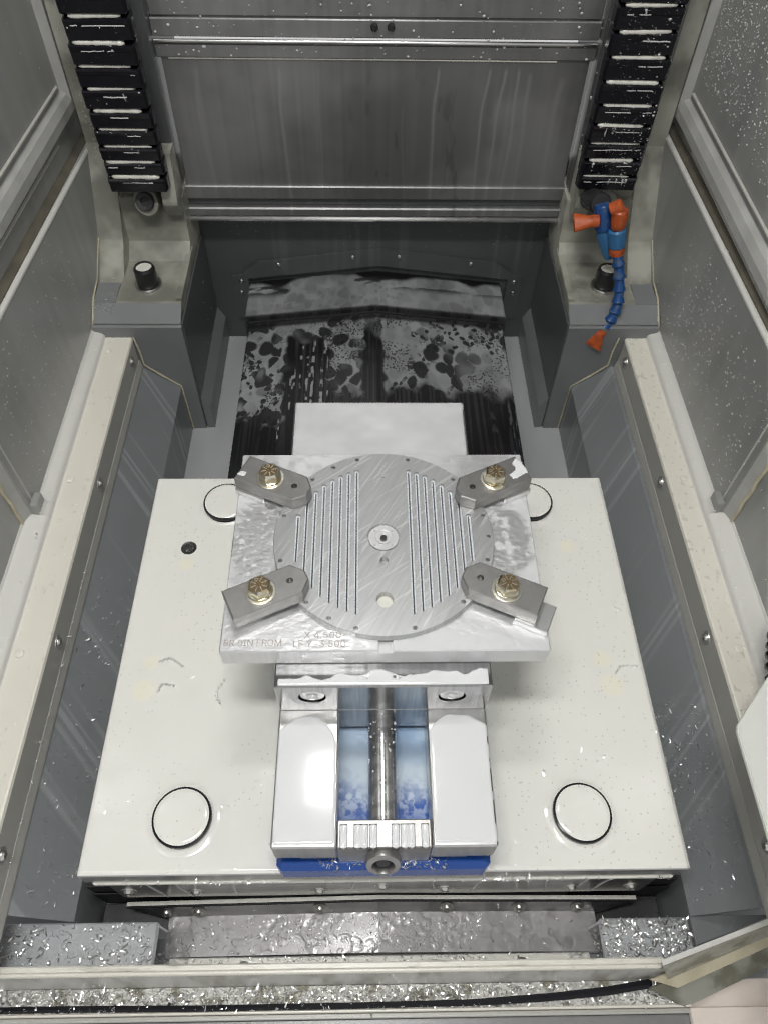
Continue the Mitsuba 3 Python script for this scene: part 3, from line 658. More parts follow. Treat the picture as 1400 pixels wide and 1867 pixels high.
# white housing and ribbed conduit, right edge
t = thing('door_housing', 'white housing with a chamfered corner at the right edge of the picture', 'housing')
pg = Polygon([(.2545, -.14), (.2545, .076), (.2560, .081), (.2925, .1205), (.40, .1205), (.40, -.14)]).buffer(-.004).buffer(.004)
obj('cover', cat(prism(pg, 2, .0765, .0795), prism(pg.buffer(-.0008), 2, .0795, .0803)), 'pod_white', t)
t = thing('ribbed_conduit', 'black ribbed rubber conduit at the right edge above the white housing', 'conduit')
pts = np.array([(.318, .10, .045), (.321, .135, .055), (.330, .165, .062), (.350, .190, .066), (.385, .21, .066)])
q = np.linspace(0, 1, 64); pp = np.stack([np.interp(q, np.linspace(0, 1, 5), pts[:, i]) for i in range(3)], 1)
pp = np.array([pp[max(0, i - 4):i + 5].mean(0) for i in range(64)])
obj('tube', tube(pp, np.where(np.arange(64) % 4 < 2, .0165, .0138), 22), 'rubber', t)

# ---------------------------------------------------------------- vise
VX = -.0018
v = thing('machine_vise', 'steel machine vise with blue base gripping the aluminium fixture plate', 'vise')
base = rbox(VX - .0765, VX + .0765, -.0030, .40, .0010, .030, .004)
pocket = rbox(VX - .062, VX + .062, .0045, .42, .024, .05, .003)
def man(m):
    m.merge_vertices()
    return m3.Manifold(m3.Mesh(np.asarray(m.vertices, np.float32), np.asarray(m.faces, np.uint32)))
def tri(m):
    q = m.to_mesh(); return trimesh.Trimesh(q.vert_properties[:, :3], q.tri_verts, process=False)
bs = obj('base', tri(man(base) - man(pocket)), 'blue_paint', v)
obj('coolant_channel', rbox(VX - .0622, VX + .0622, .0043, .0130, .022, .0268, .0006), 'coolant_cream', bs)
for s in (-1, 1):
    xa, xb = sorted((VX + s * .0322, VX + s * .0760))
    r = obj('rail', rbox(xa, xb, .0015, .40, .0455, .0740, .0012), 'ground_steel', v)
    obj('rail_wall', rbox(*sorted((VX + s * .0335, VX + s * .060)), .010, .40, .024, .0450, .001), 'ground_steel', v)
obj('channel_floor', rbox(VX - .0335, VX + .0335, .0185, .11, .026, .034, .0005), 'blue_pool', v)
# lead screw
q = np.linspace(.012, .115, 140)
obj('lead_screw', lathe([(.0105 + (.0 if True else 0), yy) for yy in np.linspace(0, .10, 40)], 40, (VX - .0003, .020, .0545), (0, 1, 0)), 'screw_steel', v, 40)
# scalloped nose block with coolant in its grooves
nb = man(rbox(VX - .0318, VX + .0318, .0020, .0205, .030, .0705, .0008))
xs = [-.0275, -.0180, -.0135, -.0075, .0075, .0135, .0180, .0275]
for x in xs: nb = nb - man(hull([(VX + x + .0027 * math.cos(a), yy, .0705 + .0032 * math.sin(a)) for a in np.linspace(0, 2 * math.pi, 16) for yy in (.0, .0175)]))
n_ = obj('nose_block', tri(nb), 'clamp_steel', v)
for x in xs: obj('coolant_groove', hull([(VX + x + .0024 * math.cos(a), yy + .0008 * math.sin(a), .0702 + .0004 * math.sin(a) - .0002) for a in np.linspace(0, 2 * math.pi, 12) for yy in (.0030, .0164)] + [(VX + x, .005, .0708), (VX + x, .0155, .0708)]), 'coolant', n_, 40)
hx = m3.Manifold.cylinder(.03, .0118, .0118, 40) - m3.Manifold.cylinder(.018, .0066, .0066, 6).translate([0, 0, .018])
hm = tri(hx); hm.apply_transform(trimesh.geometry.align_vectors([0, 0, 1], [0, -1, 0])); hm.apply_translation((VX - .0008, .0215, .0545))
hm2 = lathe([(.0105, .0), (.0122, .002), (.0124, .005), (.0116, .0075), (.0080, .0085), (.0072, .0065), (.0070, .003)], 40, (VX - .0008, .0005, .0560), (0, -.94, .35))
obj('screw_end', hm2, 'clamp_steel', v, 40)
obj('hex_socket', place(hexhead(.0062, .006, .001), (VX - .0008, .0003, .0560), .2, (0, -.94, .35)), 'black_steel', v)
# movable jaw and fixed jaw
jw = man(rbox(VX - .0760, VX + .0762, .0968, .1175, .0745, .1160, .001))
jw = jw + man(rbox(VX - .0340, VX + .0340, .0968, .1600, .040, .0750, .001))
bolts = [(-.0523, .0985), (.0472, .0985)]
for bx, bz in bolts: jw = jw - m3.Manifold.cylinder(.009, .0098, .0098, 40).rotate([90, 0, 0]).translate([bx, .1045, bz])
jk = obj('movable_jaw', tri(jw), 'polished', v)
for bx, bz in bolts:
    sc = m3.Manifold.cylinder(.007, .0085, .0085, 36) - m3.Manifold.cylinder(.01, .0045, .0045, 6).translate([0, 0, .003])
    sm = tri(sc); sm.apply_transform(trimesh.geometry.align_vectors([0, 0, 1], [0, -1, 0])); sm.apply_translation((bx, .1050, bz))
    b = obj('jaw_bolt', sm, 'ground_steel', jk, 30)
    obj('coolant_fill', place(lathe([(0, .002), (.003, .0012), (.0043, 0)], 18), (bx, .0985, bz - .0015), axis=(0, -1, .3)), 'coolant', b, True)
obj('jaw_body', rbox(VX - .060, VX + .060, .1180, .1600, .0745, .1130, .001), 'ground_steel', v)
obj('fixed_jaw', rbox(VX - .0762, VX + .0762, .2700, .3715, .0745, .1160, .0012), 'ground_steel', v)

# ---------------------------------------------------------------- fixture plate, workpiece, clamps
ZP = .1354
pl = man(rbox(-.1147, .1139, .1146, .2924, .1164, ZP, .0009))
pl = pl - man(rbox(-.0055, .0050, .10, .1310, ZP - .0035, ZP + .01, .0003))
def stamp(text, x0, x1, y, h, d):
    m = meshkit.text_mesh(text, h, d); m.apply_scale([(x1 - x0) / (m.bounds[1][0] - m.bounds[0][0]), 1, 1]); m.apply_translation((x0 - m.bounds[0][0], y, ZP - .00012)); return m
words = [('BR 0IN FROM', -.1118, -.0722, .1190), ('X 4.500', -.0568, -.0312, .1246), ('LF Y-3.500', -.0640, -.0280, .1180)]
fp = thing('fixture_plate', 'square aluminium fixture plate with stamped lettering held in the vise', 'plate')
obj('plate', tri(pl), 'plate_alu', fp)
obj('stamped_lettering', cat(*[stamp(w_, a_, b_, y_, .0050, .00022) for w_, a_, b_, y_ in words]), 'ink', fp)

DC = (-.0004, .2051); ZD = .1414; RD = .0826
d = m3.Manifold.cylinder(.0058, RD, RD, 160) + m3.Manifold.cylinder(.0004, RD, RD - .0004, 160).translate([0, 0, .0058])
d = d.translate([DC[0], DC[1], ZP + .0001])
ball = m3.Manifold.sphere(.0016, 20)
for k in range(8):
    for s in (-1, 1):
        x = s * (.0206 + .00637 * k); L = math.sqrt(.0687 ** 2 - x * x)
        a = ball.translate([DC[0] + x, DC[1] + L - .0016, ZD - .0010]); b = ball.translate([DC[0] + x, DC[1] - L + .0016, ZD - .0010])
        pk = m3.Manifold.cylinder(.004, .0019, .0019, 18).translate([DC[0] + x, DC[1] + L - .0020, ZD - .0014])
        d = d - m3.Manifold.batch_hull([a, b, a.translate([0, 0, .004]), b.translate([0, 0, .004])]) - pk
holes = [15 + 30 * k for k in range(12)] + [0.5, 120, 240]
for a in holes:
    a = math.radians(a); R_ = .0787
    hc = m3.Manifold.cylinder(.02, .0017, .0017, 20).translate([DC[0] + R_ * math.cos(a), DC[1] + R_ * math.sin(a), ZP - .005])
    cs_ = m3.Manifold.cylinder(.0011, .0013, .0026, 20).translate([DC[0] + R_ * math.cos(a), DC[1] + R_ * math.sin(a), ZD - .0009])
    d = d - hc - cs_
d = d - m3.Manifold.cylinder(.01, .0124, .0124, 64).translate([DC[0] - .0002, DC[1], ZD - .0016])
d = d - m3.Manifold.cylinder(.02, .0064, .0064, 40).translate([DC[0], .1515, ZP - .001])
d = d - m3.Manifold.cylinder(.01, .0033, .0033, 28).translate([DC[0], .1845, ZD - .0054]) - m3.Manifold.batch_hull([m3.Manifold.cylinder(.01, .0016, .0016, 18).translate([DC[0], y, ZD - .0016]) for y in (.1845, .1770)])
d = d - m3.Manifold.cylinder(.01, .0012, .0012, 16).translate([DC[0], .2626, ZD - .002])
wk = thing('disc_workpiece', 'round aluminium disc workpiece milled with sixteen straight slots', 'disc')
obj('disc', tri(d), 'disc_alu', wk, 30)
for k in range(8):
    for sg in (-1, 1):
        x = sg * (.0206 + .00637 * k); L = math.sqrt(.0687 ** 2 - x * x) - .0016
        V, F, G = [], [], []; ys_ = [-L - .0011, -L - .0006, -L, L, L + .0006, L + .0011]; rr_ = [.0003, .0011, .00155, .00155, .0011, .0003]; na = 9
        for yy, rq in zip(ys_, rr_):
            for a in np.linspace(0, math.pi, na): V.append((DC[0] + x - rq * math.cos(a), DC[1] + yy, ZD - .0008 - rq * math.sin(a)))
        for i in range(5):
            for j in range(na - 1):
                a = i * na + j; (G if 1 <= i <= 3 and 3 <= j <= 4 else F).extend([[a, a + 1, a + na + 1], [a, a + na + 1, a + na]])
        sl = obj('slot', trimesh.Trimesh(V, G, process=False), 'slot_shade', wk, True)  # floor strip coloured dark to read as a shaded groove
        obj('edge', trimesh.Trimesh(V, F, process=False), 'slot_glint', sl, True)  # wall strips coloured pale to read as glints
bo = m3.Manifold.cylinder(.0013, .0116, .0112, 64) - m3.Manifold.cylinder(.01, .0072, .0072, 48).translate([0, 0, .0005]) + m3.Manifold.cylinder(.0011, .0058, .0054, 48) - m3.Manifold.cylinder(.01, .0036, .0036, 40).translate([0, 0, .0004]) + m3.Manifold.cylinder(.0010, .0022, .0018, 30)
for a in range(4): bo = bo - m3.Manifold.cylinder(.01, .0010, .0010, 14).translate([.0092 * math.cos(.79 + a * 1.571), .0092 * math.sin(.79 + a * 1.571), -.001])
obj('centre_boss', tri(bo.translate([DC[0] - .0002, DC[1], ZD - .0016])), 'bright_alu', wk, 30)
obj('bore_shade', lathe([(0, .0004), (.0024, .0004)], 24, (DC[0] - .0002, DC[1], ZD - .0003)), 'hole_dark', wk)  # flat dark disc; the shade of a deep hole is painted
obj('coolant_fill', puddle(Point(DC[0], .1515).buffer(.0062), ZP + .0003, .0004, .001, .0005), 'coolant_cream', wk, True)

def clamp(tx, ty, ang, bx, by, label, lab_b, lab_h, hb):
    u = np.array([math.cos(ang), math.sin(ang)]); w = np.array([-u[1], u[0]])
    L, W, H, z0 = .0585, .0126, .0122, ZD + .0004
    o = np.array([tx, ty])
    P2 = [(0, -W), (L - .008, -W), (L, -W + .0085), (L, W - .0085), (L - .008, W), (0, W)]
    def ring(inset, z): 
        g = Polygon(P2).buffer(-inset, join_style=2); c = np.array(g.exterior.coords)[:-1]
        return [(*(o + q[0] * u + q[1] * w), z) for q in c]
    m = hull(ring(0, z0 + .0004) + ring(.0006, z0) + ring(0, z0 + H - .0006) + ring(.0008, z0 + H))
    B = np.array([bx, by]); hp = o + u * (L - .0125) + w * 0
    mm = man(m) - m3.Manifold.cylinder(.03, .0024, .0024, 24).translate([hp[0], hp[1], z0 + .004])
    t = thing('strap_clamp', label, 'clamp', 'strap clamps holding down the disc')
    obj('bar', tri(mm), 'clamp_steel', t)
    zt = z0 + H
    t = thing('clamp_bolt', lab_b, 'bolt', 'yellow zinc bolts through the strap clamps')
    rot = .35 + ang * .3
    obj('washer', place(lathe([(.004, .0012), (.0102, .0012), (.0106, .0009), (.0106, 0)], 40), (bx, by, zt)), 'zinc_pale', t, 40)
    hd = obj('head', cat(place(hexhead(.0083, .0078, .0012), (bx, by, zt + .0024), rot), place(lathe([(.0065, .0014), (.0084, .0010), (.0088, 0)], 32), (bx, by, zt + .0012))), 'zinc', t)
    obj('top_face', place(lathe([(0, .0001), (.0062, .0001)], 28), (bx, by, zt + .0102)), 'stamp_brown', hd)
    mk = []
    for j in range(8):
        if j == 2: continue
        a = j * math.pi / 4 + rot
        b_ = rbox(.0020, .0060, -.00045, .00045, 0, .0004, .0001); mk.append(place(b_, (bx, by, zt + .0103), a))
    a = rot + math.pi / 2
    mk.append(place(lathe([(.0007, 0), (.0008, .0004), (.0014, .0004), (.0015, 0)], 14), (bx + .004 * math.cos(a), by + .004 * math.sin(a), zt + .0103)))
    obj('grade_marks', cat(*mk), 'zinc_pale', hd)
    t = thing('heel_block', lab_h, 'block', 'packing blocks under the clamp heels')
    hx_, hy_, ha, hl, hw = hb
    bb = place(rbox(-hl, hl, -hw, hw, 0, z0 - ZP - .0003, .0006), (hx_, hy_, ZP + .0001), ha)
    obj('block', bb, 'bright_alu', t)
A25 = math.radians(25)
clamp(-.1088, .1407, A25, -.0868, .1512, 'front left dull steel strap clamp on the disc', 'yellow hex bolt on the front left clamp', 'aluminium packing block under the front left clamp', (-.0990, .1452, A25, .0095, .0095))
clamp(.1086, .1423, math.pi - A25, .0845, .1520, 'front right dull steel strap clamp with a block showing beyond its heel', 'yellow hex bolt on the front right clamp', 'aluminium packing block jutting past the front right clamp', (.1050, .1400, math.pi - A25, .0125, .0115))
clamp(-.1103, .2640, -A25, -.0873, .2520, 'rear left dark wet strap clamp beside the rear jaw', 'yellow hex bolt on the rear left clamp', 'aluminium packing block under the rear left clamp', (-.1000, .2570, -A25, .0130, .0118))
clamp(.1097, .2630, math.pi + A25, .0855, .2505, 'rear right strap clamp with a milky coolant patch on its heel', 'yellow hex bolt on the rear right clamp', 'aluminium packing block under the rear right clamp', (.1005, .2560, math.pi + A25, .0120, .0118))

# ---------------------------------------------------------------- coolant puddles lying on things
def pud(poly, z, label, **k):
    kk = obj('coolant_puddle', puddle(poly, z, **k), 'coolant', None, True)
    return tag(kk, label, 'puddle', 'milky coolant puddles on the vise and clamps')
def railpud(s):
    a, b = (VX - .0748, VX - .0335) if s < 0 else (VX + .0335, VX + .0748)
    w = b - a
    if s < 0: P = [(a, .0040), (b, .0040), (b, .0725), (b - .003, .0800), (a + w * .80, .0875), (a + w * .66, .0915), (a + w * .45, .0925), (a + w * .27, .0912), (a + w * .10, .0858), (a, .0815)]
    else: P = [(a, .0040), (b, .0040), (b, .0855), (a + w * .86, .0890), (a + w * .70, .0925), (a + w * .32, .0930), (a + w * .14, .0880), (a, .0815)]
    return wavy(Polygon(P), .0005, 150, 3 + s).buffer(-.0015).buffer(.0015)
pud(railpud(-1), .074, 'white coolant puddle on the left vise rail', h=.0007, r=.0018)
pud(railpud(1), .074, 'white coolant puddle on the right vise rail', h=.0007, r=.0018)
ys = []
rng = np.random.default_rng(5)
xs = np.linspace(VX - .0735, VX + .0735, 90)
hh = .106 + .0035 * (meshkit.fbm(np.stack([xs * 90, xs * 0, xs * 0], 1), 3, 4) - .5) * 2 + .0045 * np.exp(-((xs - VX + .001) / .011) ** 2) + .0035 * np.clip((xs - .03) / .04, 0, 1) - .002 * np.exp(-((xs + .05) / .02) ** 2)
P = [(x, .0982) for x in xs[::-1]] + [(x, h_) for x, h_ in zip(xs, hh)]
jp = Polygon(P).buffer(-.001).buffer(.001)
for hx_, hy_, r_ in ((.006, .1045, .0012), (.011, .1062, .0009), (.0095, .1035, .0006), (-.013, .1035, .0006)): jp = jp.difference(Point(hx_, hy_).buffer(r_))
pud(jp, .116, 'ragged strip of white coolant along the front jaw top', h=.0007, r=.0016, res=.0006)
rj = wavy([(VX - .0745, .2935), (VX + .0745, .2935), (VX + .0748, .3698), (VX - .0748, .3698)], .0006, 120, 2)
kk = pud(rj, .116, 'wide coolant puddle on the rear jaw, greyed for the dark panel it mirrors', h=.0007, r=.002, res=.001); scene[kk]['bsdf'] = {'type': 'ref', 'id': 'coolant_grey'}  # grey colour stands in for the dark panel reflected here
cp = wavy([(.0995, .2500), (.1130, .2570), (.1085, .2690), (.1045, .2720), (.1015, .2660), (.1035, .2600), (.0985, .2560)], .002, 160, 6)
pud(cp, ZD + .0126, 'milky coolant patch on the rear right clamp heel', h=.0005, r=.0012, res=.0006)
cp = wavy([(-.1135, .2575), (-.1075, .2540), (-.1060, .2580), (-.1100, .2600)], .0015, 160, 9)
pud(cp, ZD + .0126, 'small milky coolant drop on the rear left clamp heel', h=.0005, r=.0012, res=.0006)

# ---------------------------------------------------------------- coolant hose
t = thing('coolant_hose', 'segmented blue coolant hose with orange nozzles hanging on the right column', 'hose')
def seg(a, b, r0, r1, key, mat, n=16):
    a, b = np.array(a), np.array(b); L = np.linalg.norm(b - a)
    return obj(key, lathe([(0, 0), (r0 * .8, 0), (r0, L * .08), (r0 * 1.0, L * .45), (r1, L * .92), (r1 * .85, L), (0, L)], n, a, b - a), mat, t, 40)
H = lambda x, y, z: (x, y, z)
seg((.2475, .700, .118), (.2475, .655, .138), .0125, .0125, 'mount', 'rubber_matt')
seg((.2485, .652, .140), (.2545, .645, .112), .0100, .0095, 'manifold_top', 'hose_blue')
seg((.2545, .646, .112), (.2690, .642, .078), .0085, .0060, 'manifold_leg', 'valve_blue')
def nozzle(a, b, r, wide, flat, key='nozzle'):
    a, b = np.array(a, float), np.array(b, float); dd = b - a; L = np.linalg.norm(dd); dd /= L
    s_ = np.cross(dd, (0, -.5, .86)); s_ /= np.linalg.norm(s_); w_ = np.cross(dd, s_)
    ring = lambda q, e1, e2: [a + dd * q + s_ * e1 * math.cos(x) + w_ * e2 * math.sin(x) for x in np.linspace(0, 2 * math.pi, 16, endpoint=False)]
    m = cat(loft(ring(0, r, r), ring(L * .3, r, r)), loft(ring(L * .3, r * .9, r * .9), ring(L, wide, flat)))
    obj(key, m, 'orange', t, 40)
nozzle((.2445, .640, .1270), (.2175, .640, .1245), .0068, .0115, .0045)
seg((.2545, .640, .1400), (.2655, .637, .1480), .0075, .0075, 'elbow', 'orange')
seg((.2650, .637, .1430), (.2665, .636, .1200), .0090, .0078, 'elbow', 'orange')
seg((.2665, .636, .1195), (.2712, .633, .0985), .0100, .0095, 'valve', 'valve_blue')
seg((.2712, .633, .0985), (.2725, .631, .0890), .0088, .0078, 'collar', 'orange')
hp = [(.2730, .628, .0900), (.2765, .624, .0800), (.2800, .619, .0660), (.2820, .613, .0530), (.2825, .607, .0410), (.2810, .603, .0300), (.2775, .600, .0200), (.2740, .599, .0125), (.2705, .599, .0080)]
for i in range(len(hp) - 1): seg(hp[i], hp[i + 1], .0056, .0076, 'link', 'hose_blue')
nozzle((.2695, .598, .0095), (.2600, .592, -.0110), .0078, .0140, .0040)

# ---------------------------------------------------------------- chips and droplets
CH = []
def chip_bank(seed, n=24):
    r = np.random.default_rng(seed); out = []
    for _ in range(n):
        L = r.uniform(.6, 1.4); R = r.uniform(.25, .9); wd = r.uniform(.10, .22); tw = r.uniform(-1, 1); k = 7
        q = np.linspace(0, 1, k); th = q * L / R * 1.4
        c = np.stack([R * np.sin(th), R * (1 - np.cos(th)), tw * .3 * q], 1)
        sd = np.stack([.3 * np.sin(2 * th * tw), .3 * np.cos(th), np.ones(k)], 1); sd /= np.linalg.norm(sd, axis=1, keepdims=True)
        ww = wd * np.array([.3, .8, 1, 1, 1, .8, .3])[:, None]
        V = np.vstack([c - sd * ww / 2, c + sd * ww / 2]); V -= V.mean(0)
        F = [[i, i + 1, k + i + 1] for i in range(k - 1)] + [[i, k + i + 1, k + i] for i in range(k - 1)]
        out.append((V, np.array(F)))
    return out
BANK = chip_bank(11)
def rotm(r):
    q = r.normal(size=4); q /= np.linalg.norm(q); a, b, c, d_ = q
    return np.array([[1 - 2 * (c * c + d_ * d_), 2 * (b * c - a * d_), 2 * (b * d_ + a * c)], [2 * (b * c + a * d_), 1 - 2 * (b * b + d_ * d_), 2 * (c * d_ - a * b)], [2 * (b * d_ - a * c), 2 * (c * d_ + a * b), 1 - 2 * (b * b + c * c)]])
def chips(pts, label, size=(.002, .006), seed=0, flat=.45, mat='chip_alu'):
    r = np.random.default_rng(seed); V, F, n = [], [], 0
    for p in pts:
        v_, f_ = BANK[int(r.integers(len(BANK)))]
        s = r.uniform(*size) * (1.6 if r.random() < .08 else 1)
        w = (v_ @ rotm(r).T) * s; w[:, 2] *= flat
        w[:, 2] += -w[:, 2].min() * .8
        V.append(w + p); F.append(f_ + n); n += len(v_)
    k_ = obj('metal_chips', trimesh.Trimesh(np.vstack(V), np.vstack(F), process=False), mat, None, True)
    return tag(k_, label, 'chips', None, 'stuff')
def clumps(r, n, xa, xb, ya, yb, zf, k=6, sp=.012, mixf=.5):
    cx = np.stack([r.uniform(xa, xb, k), r.uniform(ya, yb, k)], 1); out = []
    while len(out) < n:
        if r.random() < mixf: q = cx[int(r.integers(k))] + r.normal(size=2) * (sp, sp * .6)
        else: q = np.array([r.uniform(xa, xb), r.uniform(ya, yb)])
        if xa <= q[0] <= xb and ya <= q[1] <= yb: out.append((q[0], q[1], zf(q[0], q[1])))
    return out
R = np.random.default_rng(21)
flat = lambda z: (lambda x, y: z)
chips(clumps(R, 2600, -.36, .238, -.0785, -.064, flat(-.1018), 30, .02, .6), 'bed of bright chips filling the front gutter', (.003, .0085), 1)
chips(clumps(R, 170, -.34, .20, -.0792, -.0755, flat(-.0962), 14, .02, .5), 'chips lying over the black wiper strip', (.0015, .0045), 19)
chips(clumps(R, 420, -.34, -.186, -.049, -.019, flat(-.0853), 14, .01, .4), 'chips scattered on the front left tray', (.0025, .0075), 2)
chips(clumps(R, 380, .178, .248, -.049, -.021, flat(-.0853), 8, .008, .4), 'chips heaped on the small right tray', (.0028, .0078), 3)
roofz = lambda x, y: -.1205 - .016 * abs(x - c0) / .187 - .0015 * (-y / .037)
chips(clumps(R, 620, -.186, .186, -.037, -.009, roofz, 10, .02, .7), 'chips strewn over the wet stainless apron', (.0018, .0048), 4)
chips(clumps(R, 700, -.17, .17, -.053, -.0395, flat(-.1302), 9, .018, .75), 'chips in the cream front pan', (.002, .005), 5)
chips(clumps(R, 130, -.200, -.180, -.052, -.036, flat(-.1308), 2, .008, .9), 'small pile of chips left of the front pan', (.002, .005), 6)
chips(clumps(R, 150, .180, .194, -.045, -.02, flat(-.131), 3, .008, .8), 'small pile of chips right of the apron', (.002, .005), 7)
chutez = lambda s: (lambda x, y: -.046 - (.2925 - s * x) / .042 * .035 + .0006)
chips(clumps(R, 150, -.288, -.253, -.01, .30, chutez(-1), 9, .014, .4), 'chips stuck to the left slate chute', (.002, .006), 8)
chips(clumps(R, 230, .253, .290, -.012, .16, chutez(1), 8, .014, .6), 'chips stuck to the right slate chute', (.002, .006), 9)
chips(clumps(R, 70, .225, .2275, .0, .30, flat(.0006), 6, .01, .6) + clumps(R, 110, -.22, .22, .001, .006, flat(.0006), 9, .01, .7) + clumps(R, 60, -.215, .215, .01, .30, flat(.0006), 8, .006, .7), 'tiny chips floating on the table coolant', (.001, .0036), 10, .3)
chips(clumps(R, 90, VX - .03, VX + .03, .0205, .027, flat(.0345), 5, .004, .6) + clumps(R, 120, VX - .045, VX + .045, -.003, .004, flat(.030), 6, .008, .7), 'chips around the vise screw end', (.002, .0055), 12)
chips(clumps(R, 130, -.34, -.31, .60, .70, flat(.03), 4, .01, .6) + clumps(R, 120, .236, .30, .622, .68, flat(.0302), 3, .012, .7), 'chips on the column feet', (.0015, .004), 13)
chips(clumps(R, 160, .302, .322, .02, .34, flat(.0002), 10, .01, .6), 'fine dark chips speckling the right ledge', (.0008, .0026), 18, .3)
chips([(x, y, -.03) for x, y in zip(R.uniform(-.2915, -.2905, 60), R.uniform(0, .3, 60))], 'chips clinging to the left rail face', (.0015, .004), 14)
bz = lambda s, n: [(x, .690, z) for x, z in zip(R.uniform(.236 if s > 0 else -.300, .2905 if s > 0 else -.242, n), R.uniform(.14, .34, n))]
chips([(x, .6885, z) for x, _, z in bz(1, 420)], 'chips caught on the right bellows', (.0015, .004), 15)
chips([(x, .6885, z) for x, _, z in bz(-1, 40)] + [(x, .70, z) for x, z in zip(R.uniform(-.312, -.302, 60), R.uniform(.14, .3, 60))], 'chips caught on the left bellows', (.0015, .004), 16)
chips(clumps(R, 40, -.1890, -.1795, .285, .2945, flat(.0013), 1, .003, .9), 'chips packed in the table bolt pocket', (.001, .0028), 17)

chips([(x, -.0015, -.0222 + .0004) for x in np.concatenate([R.uniform(-.22, .22, 70), R.normal(.09, .02, 40), R.normal(-.12, .02, 30)])], 'chips hanging along the white lip under the table edge', (.0018, .005), 40)
chips([(x, .0025 - .004, -.108 - .018 * abs(x) / .222 - .006) for x in np.concatenate([R.normal(.05, .008, 30), R.normal(.095, .008, 30), R.normal(-.13, .015, 50), R.uniform(-.2, .2, 40)])], 'chips clinging to the apron flange', (.002, .005), 41)
chips(clumps(R, 34, -.225, -.09, .012, .30, flat(.0008), 9, .007, .6) + clumps(R, 70, .09, .225, .012, .33, flat(.0008), 12, .007, .6), 'larger chips scattered on the table coolant', (.002, .0052), 42, .3)
chips(clumps(R, 60, -.3215, -.295, .0, .56, flat(.0002), 10, .01, .3), 'few chips lying on the left ledge', (.0012, .0034), 43, .3)
chips([(sg * (.3265 + .006 * q), y, .0072 + .0015 * q) for sg, q, y in zip(R.choice([-1, 1, 1], 120), R.random(120), R.uniform(-.02, .58, 120))], 'chips lying on the wall lips', (.0012, .0034), 44, .4)
chips([(-.3415, y, .173 - .07 * (y - .34)) for y in R.uniform(.34, .76, 60)] + [(.3435, y, .170 - .02 * (y - .34)) for y in R.uniform(.36, .78, 90)], 'chips lodged on the wall mouldings', (.0012, .004), 45)
chips([(-.3376, y, z) for y, z in zip(R.uniform(.34, .7, 26), R.uniform(.02, .14, 26))] + [(.3376, y, z) for y, z in zip(R.uniform(.34, .7, 60), R.uniform(.02, .15, 60))] + [(.3458, y, z) for y, z in zip(R.uniform(.12, .31, 40), R.uniform(.01, .10, 40))], 'chips stuck to the lower walls', (.0012, .0042), 46)
chips([(x, .7735, z) for x, z in zip(R.uniform(-.22, .22, 110), R.uniform(.0, .055, 110))] + [(x, .748, z) for x, z in zip(R.uniform(XL, XR, 70), R.uniform(.25, .29, 70))] + [(sg * .2265, y, z) for sg, y, z in zip(R.choice([-1, 1], 50), R.uniform(.61, .77, 50), R.uniform(-.1, .01, 50))], 'tiny chips stuck to the rear wall and cover panel', (.0008, .0026), 47)
def curl(px, py, L, dirn, label):
    q = np.linspace(0, 1, 40); a = math.radians(dirn)
    w_ = .0012 * np.sin(q * 40); b_ = .004 * np.sin(q * 4)
    P = np.stack([px + (q * L) * math.cos(a) - (w_ + b_) * math.sin(a), py + (q * L) * math.sin(a) + (w_ + b_) * math.cos(a), .0016 + .0010 * np.cos(q * 40)], 1)
    kk = obj('curled_chip', tube(P, .00042, 5), 'chip_alu', None, True)
    tag(kk, label, 'chip')
curl(-.1935, .1700, .022, -4, 'long curled chip beside the upper pale spot on the left table')
curl(-.1360, .1320, .022, 95, 'wavy curled chip lying between the vise and the left pale spots')
curl(-.1900, .1430, .014, 35, 'short curled chip across the larger left pale spot')
curl(.2020, .1560, .022, 25, 'curled chip near the right edge of the table')
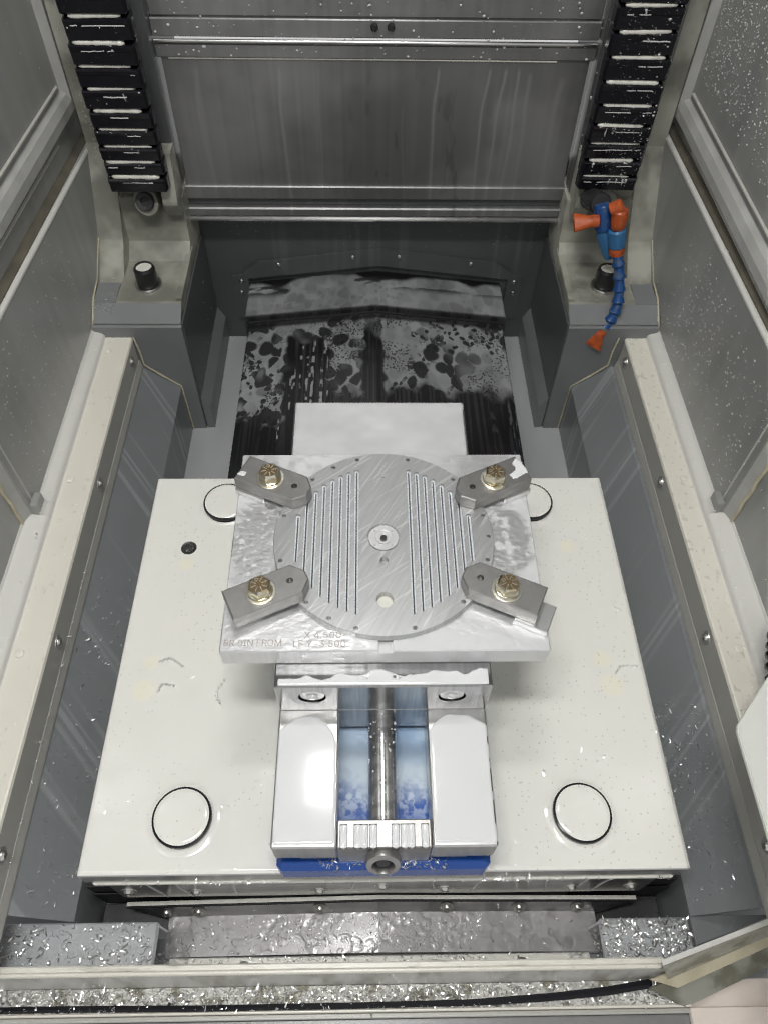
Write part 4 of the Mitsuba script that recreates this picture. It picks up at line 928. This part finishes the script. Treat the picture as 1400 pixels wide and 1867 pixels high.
def drops(pts, nrm, label, size, seed, mat='droplet'):
    r = np.random.default_rng(seed); ico = trimesh.creation.icosphere(1, 1.0); V, F, n = [], [], 0
    M = trimesh.geometry.align_vectors([0, 0, 1], nrm)[:3, :3]
    for p in pts:
        s = r.uniform(*size) * r.uniform(.6, 1.2)
        w = ico.vertices * (s, s * r.uniform(.8, 1.5), s * .5)
        V.append(w @ M.T + p); F.append(ico.faces + n); n += len(ico.vertices)
    k_ = obj('coolant_droplets', trimesh.Trimesh(np.vstack(V), np.vstack(F), process=False), mat, None, True)
    return tag(k_, label, 'droplets', None, 'stuff')
def wallpts(s, n, x, ya, yb, za, zb, k, sp):
    c_ = np.stack([R.uniform(ya, yb, k), R.uniform(za, zb, k)], 1); out = []
    while len(out) < n:
        q = c_[int(R.integers(k))] + R.normal(size=2) * sp if R.random() < .5 else np.array([R.uniform(ya, yb), R.uniform(za, zb)])
        if ya <= q[0] <= yb and za <= q[1] <= zb: out.append((s * x, q[0], q[1]))
    return out
drops(wallpts(1, 1500, .3497, .33, .75, .232, .36, 14, .03), (-1, 0, 0), 'droplets covering the upper right wall', (.0004, .0011), 31)
drops(wallpts(1, 480, .3378, .33, .60, .02, .15, 10, .03), (-1, 0, 0), 'droplets on the lower right wall', (.0003, .0010), 32)
drops(wallpts(-1, 220, .3378, .34, .60, .02, .15, 8, .025), (1, 0, 0), 'droplets on the lower left wall', (.0003, .0008), 33)
drops(wallpts(-1, 40, .3497, .36, .75, .24, .36, 6, .03), (1, 0, 0), 'few droplets on the upper left wall', (.0005, .001), 34)
drops([(x, .6885, z) for x, z in zip(R.normal(.272, .012, 70).clip(.234, .289), R.uniform(.14, .34, 70))] + [(x, .6885, z) for x, z in zip(R.uniform(-.299, -.243, 18), R.uniform(.14, .34, 18))], (0, -1, 0), 'milky splashes on the two bellows', (.0003, .0011), 37, 'droplet')
drops([(x, .7495, z) for x, z in zip(R.uniform(XL, XR, 160), R.uniform(.247, .34, 160))] + [(x, .7405, z) for x, z in zip(np.concatenate([R.uniform(-.247, -.236, 40), R.uniform(.233, .243, 60)]), R.uniform(.09, .34, 100))], (0, -1, 0), 'droplets on the steel cover panel', (.0005, .0014), 35)
drops([(VX + .0108 * math.sin(a) - .0003, y, .0545 + .0108 * math.cos(a)) for a, y in zip(R.uniform(-1.2, 1.2, 60), R.uniform(.024, .094, 60))], (0, 0, 1), 'coolant beads on the vise screw', (.0003, .0008), 36)
